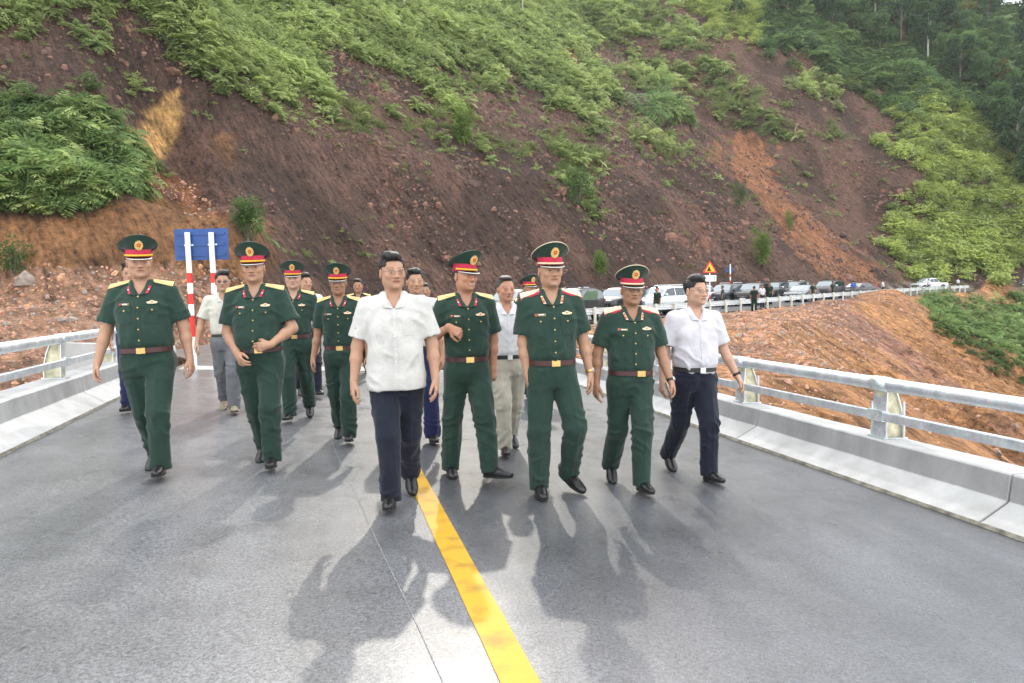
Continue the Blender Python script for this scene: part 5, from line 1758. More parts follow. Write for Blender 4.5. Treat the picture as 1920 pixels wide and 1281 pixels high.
    # ---------------- belt
    if tucked and S.get('belt') is not None:
        rings = []
        for q in range(49):
            a_ = 2 * math.pi * q / 48
            ca2, sa2 = math.cos(a_), math.sin(a_)
            pw_ = 2 / 2.4
            bx_ = math.copysign(abs(ca2) ** pw_, ca2); by_ = math.copysign(abs(sa2) ** pw_, sa2)
            o1, o2 = .002, .0075
            zc_ = zb - .002 - .010 * S.get('beltdrop', .3) * (-by_)
            ring = []
            for oo, zz in ((o1, -.019), (o2, -.0175), (o2, .0175), (o1, .019)):
                ring.append((bx_ * (wx + oo) * K, (by_ * (wy + oo) - bel * .36) * K, (zc_ + zz) * K))
            rings.append(ring[::-1])
        bo = link('belt', MB().loft(rings, caps=False).mesh('belt', S['belt']), body)
        bkx = S.get('buckle', .004)
        byy = -(wy * (max(1 - (abs(bkx) / wx) ** 2.4, 0)) ** (1 / 2.4) + bel * .36 + .010)
        bw = .030 if uniform else .022
        bk = link('buckle', MB().box((bkx * K, byy * K, (zb - .006) * K), (bw * 2, .008, .042)).mesh('buckle', BRASS if uniform else SILVER), bo)
        if uniform:
            link('buckle_star', MB().prism(STAR, lambda u_, w_: (bkx * K + u_ * .011, byy * K - .004, (zb - .006) * K + w_ * .011), lambda u_, w_: (bkx * K + u_ * .011, byy * K - .0065, (zb - .006) * K + w_ * .011)).mesh('buckle_star', BRASS), bo)
    # ---------------- shoes
    for key in 'LR':
        hip, kn, an, fd, upv = joints[key]
        sdv = np.cross(fd, upv)
        org = an - upv * .082
        Mx = np.stack([sdv, fd, upv], 1)
        T_ = lambda p: org + Mx @ np.asarray(p, float)
        g = Field((-.07, -.10, -.005), (.07, .24, .16), .0065 if hi != 'low' else .012)
        g.ell((0, -.028, .045), (.036, .045, .050), 0)
        g.ell((0, .06, .036), (.042, .085, .042), .03)
        g.ell((0, .135, .025), (.043, .082, .030), .03)
        g.cone((0, -.01, .05), (0, -.012, .11), .036, .037, .02)
        slh, X, Y, Zz = g.sub((-.07, -.1, -.01), (.07, .24, .014))
        g.F[:, :, :] = np.maximum(g.F, (.013 - g.ax[2])[None, None, :])
        V, Q = g.mesh(); V = relax(V, Q, 2, .5)
        W = np.array([T_(p) for p in V]) if len(V) < 40 else org + V @ Mx.T
        so = link('shoe', mesh_from('shoe', W * K, Q, S.get('shoes', LEATHER)), body)
        outl = []
        for q in range(24):
            a_ = 2 * math.pi * q / 24
            yy = math.cos(a_)
            yv = .066 + yy * .138
            wv = (.047 if yv > .06 else .040) * (abs(math.sin(a_)) ** .75) * (1 if yv > .1 or yv < 0 else .93)
            outl.append((math.copysign(wv, math.sin(a_)), yv))
        link('sole', MB().prism(outl, lambda u_, w_: tuple(T_((u_, w_, .0)) * K), lambda u_, w_: tuple(T_((u_, w_, .015)) * K)).mesh('sole', S.get('sole', SOLE)), so)
        # ankle / sock
        link('sock', MB().tube([tuple(T_((0, -.012, .07)) * K), tuple((an + norm(kn - an) * .08) * K)], .038, 10).mesh('sock', S.get('sock', STRAPK), True), so)
    # ---------------- hair
    cap = S.get('cap')
    g = Field((-.13, -.15, -.13), (.13, .16, .17), max(hs, .0048) if hi != 'low' else .011)
    hv = S.get('hairvol', 1.0)
    if cap:
        g.ell((0, .016, .026), (.0815, .098, .088), 0)
        cutz = .045
    else:
        g.ell((0, .017, .036), (.0795 + .006 * hv, .096 + .006 * hv, .090 + .012 * hv), 0)
        g.ell((S.get('part', -.02), -.038, .108), (.062, .052, .032 * hv), .03)
    # remove the face and the neck from the hair volume
    GXh, GYh, GZh = (q_.astype(np.float32) for q_ in (g.ax[0][:, None, None], g.ax[1][None, :, None], g.ax[2][None, None, :]))
    hz_ = hairline + .012
    qf = ((np.abs(GXh - S.get('part', -.02) * .15) / .0665) ** 3.2 + (np.abs(GZh + .045) / (hz_ + .045)) ** 3.2) ** (1 / 3.2)
    dface = np.maximum((qf - 1) * .066, GYh + .034 - .35 * np.maximum(GZh - .03, 0))
    g.op(tuple([slice(None)] * 3), np.broadcast_to(dface, g.F.shape).astype(np.float32), .006, 's')
    dtemple = np.maximum(np.maximum(GZh - .030, GYh + .010), -GYh - .2)
    g.op(tuple([slice(None)] * 3), np.broadcast_to(dtemple, g.F.shape).astype(np.float32), .006, 's')
    g.ell((0, -.02, -.125), (.12, .16, .085), .004, 's')
    for sg in (-1, 1):
        g.ell((sg * .088, .012, -.012), (.020, .024, .036), .003, 's')
    if not cap and hi != 'low':
        gx_, gy_, gz_ = np.meshgrid(g.ax[0], g.ax[1], g.ax[2], indexing='ij')
        near = np.abs(g.F) < .02
        g.F[near] += (.0045 * noise(gx_[near] * 95, gy_[near] * 40, gz_[near] * 45, seed=sd)).astype(np.float32)
    V, Q = g.mesh()
    if len(V) > 20:
        V = relax(V, Q, 1, .5)
        nr = vnormals(V, Q)
        st = fbm(V[:, 0] * 75, V[:, 1] * 22, V[:, 2] * 30, seed=sd + 40, oct=2)
        V = V + nr * (.0032 * st * (0 if cap else 1))[:, None]
        link('hair', mesh_from('hair', (HC + (V * HS) @ HMn.T) * K, Q, S.get('hair', hair_m)), body)
    # ---------------- cap
    if cap:
        tilt = S.get('captilt', 0.03)
        CMx = HMn @ np.array(Matrix.Rotation(tilt, 3, 'X'))
        CP = lambda x_, y_, z_: tuple((HC + HMn @ np.array([0, .012, .042]) + CMx @ np.array([x_, y_, z_])) * K)
        nA_ = 40
        def ringc(rx, ry, z_, fr=0.0, sag=0.0):
            R = []
            for q in range(nA_):
                a_ = 2 * math.pi * q / nA_
                cx_, sy = math.cos(a_), math.sin(a_)
                R.append(CP(cx_ * rx, sy * ry, z_ - fr * sy - .009 * (cx_ * cx_) * (fr > .03)))
            return R
        co = link('cap', MB().loft([ringc(.086, .103, .046), ringc(.091, .109, .051, .008), ringc(.104, .120, .061, .028), ringc(.120, .132, .073, .052), ringc(.128, .139, .080, .063),
                                    ringc(.1305, .141, .0845, .0670), ringc(.128, .138, .0890, .0675), ringc(.113, .122, .096, .064), ringc(.078, .083, .102, .045), ringc(.03, .03, .105, .016)], caps=True).mesh('cap', CAPG, True), body)
        rim_ = ringc(.1318, .1422, .0858, .0672)
        link('cap_piping', MB().tube(rim_ + [rim_[0]], .0026, 6).mesh('cap_piping', GOLD_P if S.get('general') else CAPG, True), co)
        link('band', MB().loft([ringc(.0852, .1015, -.006), ringc(.0868, .1035, -.002), ringc(.0878, .1045, .052), ringc(.086, .1025, .056)], caps=False).mesh('band', RED_B, True), co)
        # chin cord on the front
        pts = []
        for q in range(25):
            a_ = math.radians(-90 + (q / 24 - .5) * 168)
            sag = .005 * math.cos((q / 24 - .5) * math.pi)
            pts.append(CP(math.cos(a_) * .0905, math.sin(a_) * .1075, .010 - sag))
        link('chin_cord', MB().tube(pts, .0072 * K, 8).mesh('chin_cord', GOLD_P if S.get('general') else YEL_C, True), co)
        # visor
        up_, dn = [], []
        for q in range(21):
            t_ = (q / 20 - .5) * 2
            a_ = math.radians(-90 + t_ * 72)
            ext = .052 * math.cos(t_ * math.pi / 2) ** .55
            row = []
            for w_ in range(6):
                u = w_ / 5
                row.append((math.cos(a_) * (.085 + ext * u * .55), math.sin(a_) * (.1015 + ext * u), -.004 - .022 * u * math.cos(t_ * 1.2) + .003 * u * u))
            up_.append([CP(*p_) for p_ in row]); dn.append([CP(p_[0], p_[1], p_[2] - .004) for p_ in row])
        rings = [u_ + d_[::-1] for u_, d_ in zip(up_, dn)]
        vo = link('visor', MB().loft(rings).mesh('visor', VISOR, True), co)
        link('visor_trim', MB().tube([u_[5] for u_ in up_], .0032 * K, 6).mesh('visor_trim', SILVER, True), co)
        # emblem: gold wreath, red disc, star
        def disc(rx, rz, y0, y1, zc_, nm, mt, n_=18, wave=0.0):
            outl = [(math.cos(2 * math.pi * q / n_) * rx * (1 + wave * (q % 2)), math.sin(2 * math.pi * q / n_) * rz * (1 + wave * (q % 2))) for q in range(n_)]
            ty = .42
            return link(nm, MB().prism(outl, lambda u_, w_: CP(u_, -y0 - w_ * ty, zc_ + w_), lambda u_, w_: CP(u_, -y1 - w_ * ty, zc_ + w_)).mesh(nm, mt), co)
        zE = .078
        disc(.026, .033, .108, .1285, zE, 'emblem_wreath', GOLD, 24, .14)
        disc(.0135, .0145, .125, .1315, zE + .001, 'emblem_disc', ENAM, 14)
        link('emblem_star', MB().prism([(a_ * .009, b_ * .009) for a_, b_ in STAR], lambda u_, w_: CP(u_, -.130 - w_ * .42, zE + .001 + w_), lambda u_, w_: CP(u_, -.1335 - w_ * .42, zE + .001 + w_)).mesh('emblem_star', STARY), co)
    # ---------------- spectacles
    if S.get('glasses'):
        fr = MB()
        gl = empty_part('glasses', body)
        HPt = lambda p: tuple(H_(p) * K)
        for sg in (-1, 1):
            outl = [(sg * .0335 + math.cos(t_) * .0215, -.0065 + math.copysign(abs(math.sin(t_)) ** .8, math.sin(t_)) * .0150) for t_ in np.linspace(0, 2 * math.pi, 19)[:-1]]
            pr = [HPt((u_, -.1065 + abs(u_) * .12, w_)) for u_, w_ in outl]
            link('rim', MB().tube(pr + [pr[0]], .0007 * (1.4 if S['glasses'] == 'full' else 1), 5).mesh('rim', S.get('frame', GLASS_F), True), gl)
            link('lens', MB().prism(outl, lambda u_, w_: HPt((u_, -.1058 + abs(u_) * .12, w_)), lambda u_, w_: HPt((u_, -.1070 + abs(u_) * .12, w_))).mesh('lens', lens_d if S['glasses'] == 'dark' else lens_m), gl)
            link('temple', MB().tube([HPt((sg * .055, -.099, -.002)), HPt((sg * .073, -.080, .000)), HPt((sg * .080, -.02, .002)), HPt((sg * .079, .012, .000))], .0012, 5).mesh('temple', S.get('frame', GLASS_F), True), gl)
        link('bridge', MB().tube([HPt((-.012, -.1055, -.003)), HPt((0, -.108, .000)), HPt((.012, -.1055, -.003))], .0012, 5).mesh('bridge', S.get('frame', GLASS_F), True), gl)
    # ---------------- wrist things
    for key, wt in S.get('watch', {}).items():
        sh, el, wr = arms[key]
        d = norm(wr - el)
        c_ = wr - d * .012
        lk = link('watch_strap', MB().tube([tuple((c_ - d * .011) * K), tuple((c_ + d * .011) * K)], .0305 * K, 16).mesh('watch_strap', BRASS if wt == 'gold' else STRAPK, True), body)
        sg = 1 if key == 'R' else -1
        out_ = norm(np.array([sg * .8, -.5, .2]) - d * (np.array([sg * .8, -.5, .2]) @ d))
        cc_ = c_ + out_ * .028
        link('watch_face', MB().tube([tuple(cc_ * K), tuple((cc_ + out_ * .009) * K)], .0165 * K, 14).mesh('watch_face', SILVER if wt != 'band' else STRAPK), lk)
    # ---------------- stand the figure on its mark
    ank = S['anchor']
    hip, kn, an, fd, upv = joints[ank]
    foot = (an + fd * .06) * K
    cy, sy = math.cos(S.get('yaw', 0)), math.sin(S.get('yaw', 0))
    fx, fyy = foot[0] * cy - foot[1] * sy, foot[0] * sy + foot[1] * cy
    if 'at' in S:
        gpt = np.array([S['at'][0], S['at'][1], S['at'][2] if len(S['at']) > 2 else 0.0]); fx = fyy = 0
    else:
        gpt = px_ground(*S['px'])
    body.location = (gpt[0] - fx, gpt[1] - fyy, gpt[2] + S.get('dz', 0.0))
    tops = np.array([0, 0, (HC[2] + (.205 if cap else .145)) * K + body.location[2]]) + np.array([body.location[0], body.location[1], 0])
    if hi != 'low':
        print('PERSON', S['label'][:40], 'top', np.round(to_px(tops), 0), 'foot', np.round(to_px(gpt), 0))
    return body, {'arms': arms, 'hands': hand_info, 'K': K, 'Z': Z, 'HC': HC}

BUTTON_W = sphere_mesh('button', .005, PAPER, 1, .5, 1)
def empty_part(name, parent):
    o = bpy.data.objects.new(name, None); o.empty_display_size = .05
    COL.objects.link(o); o.parent = parent
    return o
# ------------------------------------------------------------------ the walking group
def walk(front, step=.30, lift=.0, splay=-.03, toeout=.12):
    """leg vectors for a stride; front is 'L' or 'R' (picture side)"""
    step += .08
    F_ = lambda sg: ((sg * splay, -step, -1), (sg * splay * .3, -step * .10, -1), sg * toeout, -.10)
    B_ = lambda sg: ((sg * splay * .6, step * .55, -1), (sg * splay * .2, step * 1.9, -1), sg * toeout, .42)
    return (F_(-1), B_(1)) if front == 'L' else (B_(-1), F_(1))
Y0 = math.radians(9)                                 # the group walks a little to the picture's right
P_ = []
def add(**k):
    l, r_ = k.pop('legs')
    k['legL'], k['legR'] = l, r_
    P_.append(k)
off = dict(uniform=True, shirt=GREEN, trousers=GREEN, belt=BELT_R, cap=True)
add(name='A', px=(732, 958), anchor='L', H=1.665, yaw=Y0, legs=walk('L', .26, splay=-.05), armL=((-.26, .06, -1), (-.12, -.22, -1)), armR=((.24, -.02, -1), (.05, -.28, -1)),
    head=(math.radians(16), 0, 0), shirt=WHITE_A, trousers=NAVY, tucked=False, pocket=True, glasses='full', skin='mid', girth=1.06, belly=.02, face=1.03, hairvol=1.0, seed=1, hemz=.79,
    label='man in untucked white patterned shirt and navy trousers walking on the yellow line')
add(name='B', px=(300, 900), roll=-.02, anchor='R', H=1.70, yaw=Y0 + .02, legs=walk('R', .22, splay=-.045), armL=((-.34, .0, -1), (-.22, -.30, -1)), armR=((.27, .10, -1), (.12, -.06, -1)),
    head=(math.radians(20), .04, 0), skin='mid', girth=1.06, belly=.03, face=1.05, squint=.35, seed=2, **off,
    label='leftmost green uniformed officer, eyes narrowed, arms hanging wide')
add(name='C', px=(510, 884), roll=-.02, anchor='R', H=1.70, yaw=Y0 - .05, legs=walk('R', .22, splay=-.04), armL=((-.18, -.08, -1), (.44, -.62, -.70), dict(palm=(.5, .6, .2), curl=.5)),
    armR=((.32, -.12, -1), (-.78, -.85, -.62), dict(palm=(.1, 1, .1), curl=.45, dir=(-.9, -.1, -.15))), head=(math.radians(4), 0, 0), skin='mid', girth=1.06, belly=.04, seed=3, buckle=.03, **off,
    label='green uniformed officer holding his belt buckle with both hands')
add(name='D', px=(541, 793), anchor='L', H=1.665, yaw=Y0, res='mid', legs=walk('L', .22, splay=.0), armL=((-.15, .05, -1), (-.05, -.1, -1)), armR=((.16, .05, -1), (.03, -.22, -1)),
    head=(math.radians(5), 0, 0), skin='pale', girth=1.05, belly=.015, face=1.05, seed=4, **off, label='green uniformed officer half hidden behind the one holding his belt')
add(name='E', px=(655, 834), anchor='R', H=1.61, yaw=Y0 - .08, res='mid', legs=walk('R', .20, splay=-.045), armL=((-.18, .06, -1), (-.20, -.22, -1)), armR=((.30, .02, -1), (.08, -.25, -1)),
    head=(math.radians(3), .02, 0), skin='tan', girth=.95, glasses='thin', face=.95, seed=5, **off, label='slim green uniformed officer in spectacles beside the man in the patterned shirt')
add(name='F', px=(847, 892), anchor='L', H=1.69, yaw=Y0 + .06, legs=(((-.10, .10, -1), (-.05, .10, -1), -.05, .0), ((.03, -.36, -1), (.05, -.26, -1), .75, -.10)),
    armL=((-.42, .05, -1), (.42, -.55, .30), dict(palm=(.2, .9, -.6), curl=.8, dir=(.75, -.3, -.45))), armR=((.16, .16, -1), (-.05, -.06, -1), dict(hidden=True)),
    head=(math.radians(27), .02, .04), skin='ruddy', girth=1.0, smile=1, squint=.4, seed=6, **off, label='laughing green uniformed officer with bent elbow, head turned aside')
add(name='G', px=(1014, 932), anchor='L', H=1.715, yaw=Y0 - .02, legs=(((-.05, -.10, -1), (-.02, .02, -1), -.03, .02), ((.16, -.18, -1), (-.06, .42, -1), .45, .32)),
    armL=((-.07, .04, -1), (.10, -.16, -1)), armR=((.22, .08, -1), (.16, -.12, -1)), watch={'R': 'gold'}, head=(math.radians(7), 0, 0), skin='mid', girth=1.0, belly=.015, seed=7,
    general=True, stars=2, **off, label='tall general in green with pale shoulder boards and a gold wristwatch')
add(name='H', px=(1208, 928), roll=.028, anchor='R', H=1.615, yaw=Y0 - .04, legs=walk('R', .26, splay=-.05), armL=((-.28, .04, -1), (-.06, -.10, -1)), armR=((.26, -.02, -1), (.22, -.42, -.95), dict(curl=.55)),
    watch={'R': 'black'}, head=(math.radians(-2), .02, 0), skin='tan', girth=1.03, belly=.02, glasses='thin', seed=8, buckle=.05, general=True, stars=1, **off,
    label='short general in green and thin spectacles holding a phone')
add(name='I', px=(1336, 905), roll=.022, anchor='R', H=1.655, yaw=Y0 + .05, legs=walk('R', .32, splay=-.05), armL=((-.24, .10, -1), (-.08, -.06, -1)), armR=((.32, -.02, -1), (.42, -.34, -1)),
    watch={'R': 'band'}, head=(math.radians(17), 0, 0), shirt=WHITE_P, trousers=NAVY, belt=BELT_K, skin='pale', girth=1.05, belly=.03, face=1.06, glasses='thin', seed=9, hairvol=1.0,
    label='rightmost man, white tucked-in shirt and navy trousers, next to the railing')
add(name='J', px=(238, 776), anchor='L', H=1.68, yaw=Y0 + .1, res='mid', legs=walk('L', .25), armL=((-.20, .05, -1), (-.05, -.2, -1)), armR=((.2, .05, -1), (.05, -.1, -1)),
    head=(math.radians(8), 0, 0), shirt=WHITE_B, trousers=NAVY_B, belt=BELT_K, glasses='full', frame=STRAPK, skin='mid', seed=10, label='man in white shirt and blue trousers hidden behind the leftmost officer')
add(name='K', px=(440, 777), anchor='R', H=1.635, yaw=Y0 + .1, res='mid', legs=walk('R', .26), armL=((-.36, .0, -1), (-.20, -.30, -1)), armR=((.2, .05, -1), (.05, -.1, -1)),
    head=(math.radians(4), 0, 0), shirt=CREAM_S, trousers=GREY_T, belt=BELT_K, glasses='dark', skin='mid', girth=.95, seed=11, shoes=TAN_SHOE, hair=hair_m, part=.02, hairvol=1.0,
    label='man in cream shirt, grey trousers and tinted spectacles by the left parapet')
add(name='L', px=(813, 833), anchor='R', H=1.68, yaw=Y0, res='mid', legs=walk('R', .28, splay=.05), armL=((-.18, .05, -1), (-.05, -.15, -1)), armR=((.18, .05, -1), (.05, -.15, -1)),
    head=(math.radians(6), .02, 0), shirt=WHITE_B, trousers=NAVY_B, belt=BELT_K, skin='mid', girth=.95, seed=12, face=.97, hairvol=.8, label='man in white shirt and navy trousers behind the laughing officer')
add(name='M', px=(948, 857), anchor='L', H=1.605, yaw=Y0 + .05, res='mid', legs=walk('L', .26), armL=((-.18, .05, -1), (-.05, -.15, -1)), armR=((.18, .05, -1), (.05, -.15, -1)),
    head=(math.radians(8), .04, 0), shirt=WHITE_B, trousers=BEIGE_T, belt=BELT_K, skin='ruddy', seed=13, hair=hair_g, hairvol=.6, hairline=.078, label='balding man in white shirt and beige trousers behind the tall general')
BG = dict(res='mid')
def stand(): return (((-.05, -.05, -1), (-.03, .02, -1), -.15, 0), ((.05, .05, -1), (.03, .06, -1), .15, 0))
def at_px(px, D):
    p = px_at(px, 550, D); return (float(p[0]), float(p[1]), -M_X * float(p[:2] @ RP))
ARM = dict(armL=((-.18, .03, -1), (-.05, -.18, -1)), armR=((.18, .03, -1), (.05, -.18, -1)))
nocap = dict(uniform=True, shirt=GREEN_D, trousers=GREEN_D, belt=BELT_R)
add(at=at_px(672, 12.8), anchor='L', H=1.69, yaw=.1, legs=walk('L', .2), seed=14, skin='tan', hairvol=.7, res='far', label='bareheaded officer in dark green far behind the patterned shirt', **ARM, **nocap)
add(at=at_px(633, 11.6), anchor='L', H=1.60, yaw=.1, legs=walk('R', .2), seed=15, skin='tan', hairvol=.7, res='far', label='officer hidden behind the slim spectacled officer, only shoulders showing', **ARM, **nocap)
add(at=at_px(573, 9.7), anchor='L', H=1.66, yaw=.5, legs=walk('R', .2), seed=16, skin='mid', res='far', shirt=WHITE_B, trousers=NAVY, belt=BELT_K, head=(.3, 0, 0), label='dark-haired man in white shirt peeping out behind a capped officer', **ARM)
add(at=at_px(798, 11.4), anchor='L', H=1.62, yaw=.1, legs=walk('L', .2), seed=17, skin='tan', hairvol=.7, res='far', label='officer in dark green showing one shoulder beside the laughing officer', **ARM, **nocap)
add(at=at_px(992, 10.3), anchor='L', H=1.70, yaw=.2, legs=walk('L', .2), seed=18, skin='tan', res='far', head=(.35, 0, 0), label='capped officer looking out from behind the tall general', **ARM, **off)
PEOPLE = {}
for s in P_:
    nm = s.pop('name', None)
    b_, inf = person(s)
    if nm:
        PEOPLE[nm] = (b_, inf, s)
# the phone in the short general's hand
b_, inf, s = PEOPLE['H']
wr, d, pn, sdv = inf['hands']['R']
c_ = (wr + d * .098 + pn * .030) * inf['K']
Mw = Matrix.Translation(b_.location) @ Matrix.Rotation(s['yaw'], 4, 'Z')
ax = Matrix((Vector(norm(sdv)), Vector(norm(pn)), Vector(norm(d)))).transposed().to_4x4()
ph = link('phone', MB().box((0, 0, 0), (.072, .008, .150)).mesh('phone', PHONE_M), label='dark phone in the short general\'s hand', category='phone')
ph.matrix_world = Mw @ Matrix.Translation(Vector(c_)) @ ax
bv = ph.modifiers.new('bevel', 'BEVEL'); bv.width = .003; bv.segments = 2
# ------------------------------------------------------------------ roadside guard rail
def polyline_len(pts):
    d = np.linalg.norm(np.diff(pts, axis=0), axis=1)
    return np.concatenate([[0], np.cumsum(d)])
edge = np.array([road_off(i, 4.55 if i > I_END + 14 else W0R + .25 + (4.55 - W0R - .25) * float(sstep(I_END, I_END + 14, i))) for i in range(I_END + 1, len(CL))])
el_ = polyline_len(edge)
def edge_at(s_):
    return np.array([np.interp(s_, el_, edge[:, c]) for c in range(3)])
GR = empty('guard_rail', tuple(edge_at(0)), label='long galvanised corrugated guard rail in front of the parked cars', category='guard rail')
GR.location = (0, 0, 0)
PALE_POST = simple('pale_post', (.62, .60, .50), .7, var=.15, scale=6)
s0, s1 = 0.4, 92.0
zg = {}
WB = [(-.04, -.155), (-.04, -.135), (.035, -.105), (.035, -.07), (-.03, -.025), (-.03, .025), (.035, .07), (.035, .105), (-.04, .135), (-.04, .155)]
s_ = s0; k = 0
while s_ < s1:
    e_ = min(s_ + 4.0, s1)
    rings = []
    for q in np.linspace(s_ - .08, e_ + .08, 5):
        p = edge_at(q); t_ = norm(edge_at(q + .3) - edge_at(q - .3)); n_ = np.array([t_[1], -t_[0], 0])
        front_ = [p + n_ * (-.09 - a_ * .8) + np.array([0, 0, .60 + z_ + .002 * (k % 2)]) for a_, z_ in WB]
        back = [v_ + n_ * .006 for v_ in front_[::-1]]
        rings.append(front_ + back)
    link('beam', MB().loft(rings).mesh('beam', galv), GR)
    s_ = e_; k += 1
post_me = MB().box((0, 0, .18), (.09, .11, 1.24)).mesh('post', PALE_POST)
for q in np.arange(s0, s1, 2.0):
    p = edge_at(q)
    t_ = norm(edge_at(q + .3) - edge_at(q - .3))
    link('post', post_me, GR, (p[0], p[1], p[2]), (0, 0, math.atan2(t_[1], t_[0])))

# ------------------------------------------------------------------ road signs
BLUE = simple('sign_back_blue', (.010, .055, .215), .5, var=.15, scale=4)
WHITE_PT = simple('white_paint', (.76, .76, .74), .5, var=.1)
RED_PT = simple('red_paint', (.62, .03, .02), .5, var=.1)
YEL_PT = simple('yellow_sheet', (.80, .48, .01), .45, var=.08)
BLK_PT = simple('black_print', (.012, .012, .012), .6, var=.1)
def banded_post(parent, x, y, z0, z1, r, bands, nm='post'):
    po = None
    lo_ = z0
    for zt, mt in bands + [(z1, WHITE_PT)]:
        o = link(nm if po is None else 'painted_band', MB().tube([(x, y, lo_), (x, y, zt)], r, 14).mesh(nm, mt, False), po or parent)
        po = po or o
        lo_ = zt
    return po
Ds = 13.2
c0 = px_at(375, 458, Ds)
zs0 = ground_at(c0[0], c0[1]) - .1
bs = empty('direction_sign', (c0[0], c0[1], zs0), math.radians(-2), label='blue back of a rectangular road sign on two red and white posts', category='road sign')
wS, hS = 102 / FPX * Ds, 58 / FPX * Ds
zc = c0[2] - zs0
link('board', MB().box((0, .06, zc), (wS, .012, hS)).mesh('board', BLUE), bs)
for k, zz in enumerate((.19, -.01, -.20)):
    link('stiffener', MB().box((0, .046, zc + zz * hS / .58), (wS * .88, .018, .035)).mesh('stiffener', BLUE), bs)
rb = .048
for px in (350, 395):
    xx = (px - 375 + 2) / FPX * Ds
    def zp(py): return float(px_at(px, py, Ds)[2] - zs0)
    po = banded_post(bs, xx, 0, 0, zp(436), rb, [(zp(632), RED_PT if 0 else WHITE_PT), (zp(607), RED_PT), (zp(592), RED_PT), (zp(571), WHITE_PT), (zp(551), RED_PT), (zp(531), WHITE_PT), (zp(512), RED_PT)])
    for zz in (-.01,):
        link('clamp', MB().box((0, .012, 0), (.17, .03, .03)).mesh('clamp', galv), po, (xx, .034, zc + zz))
def tri(size, r=.1):
    h = size * math.sqrt(3) / 2
    P3 = [(-size / 2, -h / 3), (size / 2, -h / 3), (0, 2 * h / 3)]
    return P3
def sign_at(px, py_c, D, name, lab):
    c = px_at(px, py_c, D)
    z0 = ground_at(c[0], c[1]) - .1
    return empty(name, (c[0], c[1], z0), 0, label=lab, category='road sign'), float(c[2] - z0)
root, zc = sign_at(1331, 504, 46, 'warning_sign', 'red bordered triangular warning sign with black slope, white plate below')
sz = .92
link('plate', MB().prism(tri(sz), lambda u, w: (u, -.02, zc + w), lambda u, w: (u, .0, zc + w)).mesh('plate', RED_PT), root)
link('yellow_field', MB().prism(tri(sz * .70), lambda u, w: (u, -.026, zc + w), lambda u, w: (u, -.018, zc + w)).mesh('yellow_field', YEL_PT), root)
h6 = sz * .6 * .866
link('slope_symbol', MB().prism([(-.21, -.155), (.09, -.155), (-.065, .17)], lambda u, w: (u, -.031, zc + w - .0), lambda u, w: (u, -.024, zc + w)).mesh('slope_symbol', BLK_PT), root)
for q, (a, b_) in enumerate(((.02, .08), (.07, .0), (.11, -.09))):
    link('stone_symbol', MB().prism([(math.cos(t_) * .022 + a, math.sin(t_) * .022 + b_) for t_ in np.linspace(0, 6.28, 8)[:-1]], lambda u, w: (u, -.031, zc + w), lambda u, w: (u, -.024, zc + w)).mesh('stone_symbol', BLK_PT), root)
link('distance_plate', MB().box((.0, -.01, zc - .62), (.82, .02, .40)).mesh('distance_plate', WHITE_PT), root)
link('plate_mark', MB().box((.30, -.022, zc - .62), (.03, .006, .30)).mesh('plate_mark', BLK_PT), root)
banded_post(root, 0, .045, 0, zc + .35, .04, [(.4, WHITE_PT), (.7, RED_PT), (1.0, WHITE_PT), (1.3, RED_PT)])
root, zc = sign_at(1369, 505, 58, 'triangular_sign', 'blue back of a triangular sign on a red and white post')
link('plate', MB().prism(tri(.72), lambda u, w: (u, .02, zc + w), lambda u, w: (u, .04, zc + w)).mesh('plate', BLUE), root)
banded_post(root, 0, -.03, 0, zc + .42, .05, [(zc - 1.2, WHITE_PT), (zc - .9, RED_PT), (zc - .62, WHITE_PT), (zc - .40, RED_PT)])
# marker post and dark pole far along the road
h = px_ground(1642, 552, 1.6); p = px_at(1642, 545, 80)
mk = empty('marker_post', (p[0], p[1], ground_at(p[0], p[1])), label='short white marker post beside the far road', category='marker post')
link('body', MB().tube([(0, 0, -.2), (0, 0, 1.0)], [.14, .12], 10).mesh('body', WHITE_PT, False), mk)
link('red_cap', MB().tube([(0, 0, 1.0), (0, 0, 1.15), (0, 0, 1.2)], [.122, .12, .05], 10).mesh('red_cap', RED_PT, False), mk)
p = px_at(1781, 560, 77)
zt = px_at(1781, 531, 77)[2]; zb_ = ground_at(p[0], p[1])
pl_ = empty('dark_pole', (p[0], p[1], zb_), label='thin dark pole standing in front of the dirt pile', category='pole')
link('shaft', MB().tube([(0, 0, -.4), (0, 0, zt - zb_ - .1), (0, 0, zt - zb_)], [.085, .08, .02], 8).mesh('shaft', BARK, True), pl_)

# ------------------------------------------------------------------ cars
def paint(name, col, metal=.3, rough=.25):
    m = simple(name, col, rough, metal, var=.05, scale=2)
    m.node_tree.nodes['Principled BSDF'].inputs['Coat Weight'].default_value = .22
    m.node_tree.nodes['Principled BSDF'].inputs['Coat Roughness'].default_value = .05
    return m
C_BLACK = paint('black_car_paint', (.007, .008, .010), 0, .3); C_SILV = paint('silver_car_paint', (.56, .59, .62), .45); C_WHITE = paint('white_car_paint', (.75, .76, .77), 0)
C_GREY = paint('dark_grey_car_paint', (.07, .075, .08), .4); C_NAVY = paint('blue_black_car_paint', (.008, .011, .024), 0, .3); C_MID = paint('grey_car_paint', (.20, .215, .23), .4)
CGLASS = simple('car_glass', (.025, .032, .036), .04, 0, var=.05, scale=1); CGLASS.node_tree.nodes['Principled BSDF'].inputs['Specular IOR Level'].default_value = .9
WGLASS = simple('windscreen_glass', (.24, .28, .30), .06, 0, var=.05, scale=1); WGLASS.node_tree.nodes['Principled BSDF'].inputs['Specular IOR Level'].default_value = 1.0
TYRE = simple('tyre', (.018, .018, .019), .85, var=.2, scale=10); RIM = simple('alloy_rim', (.45, .46, .47), .35, .7, var=.1)
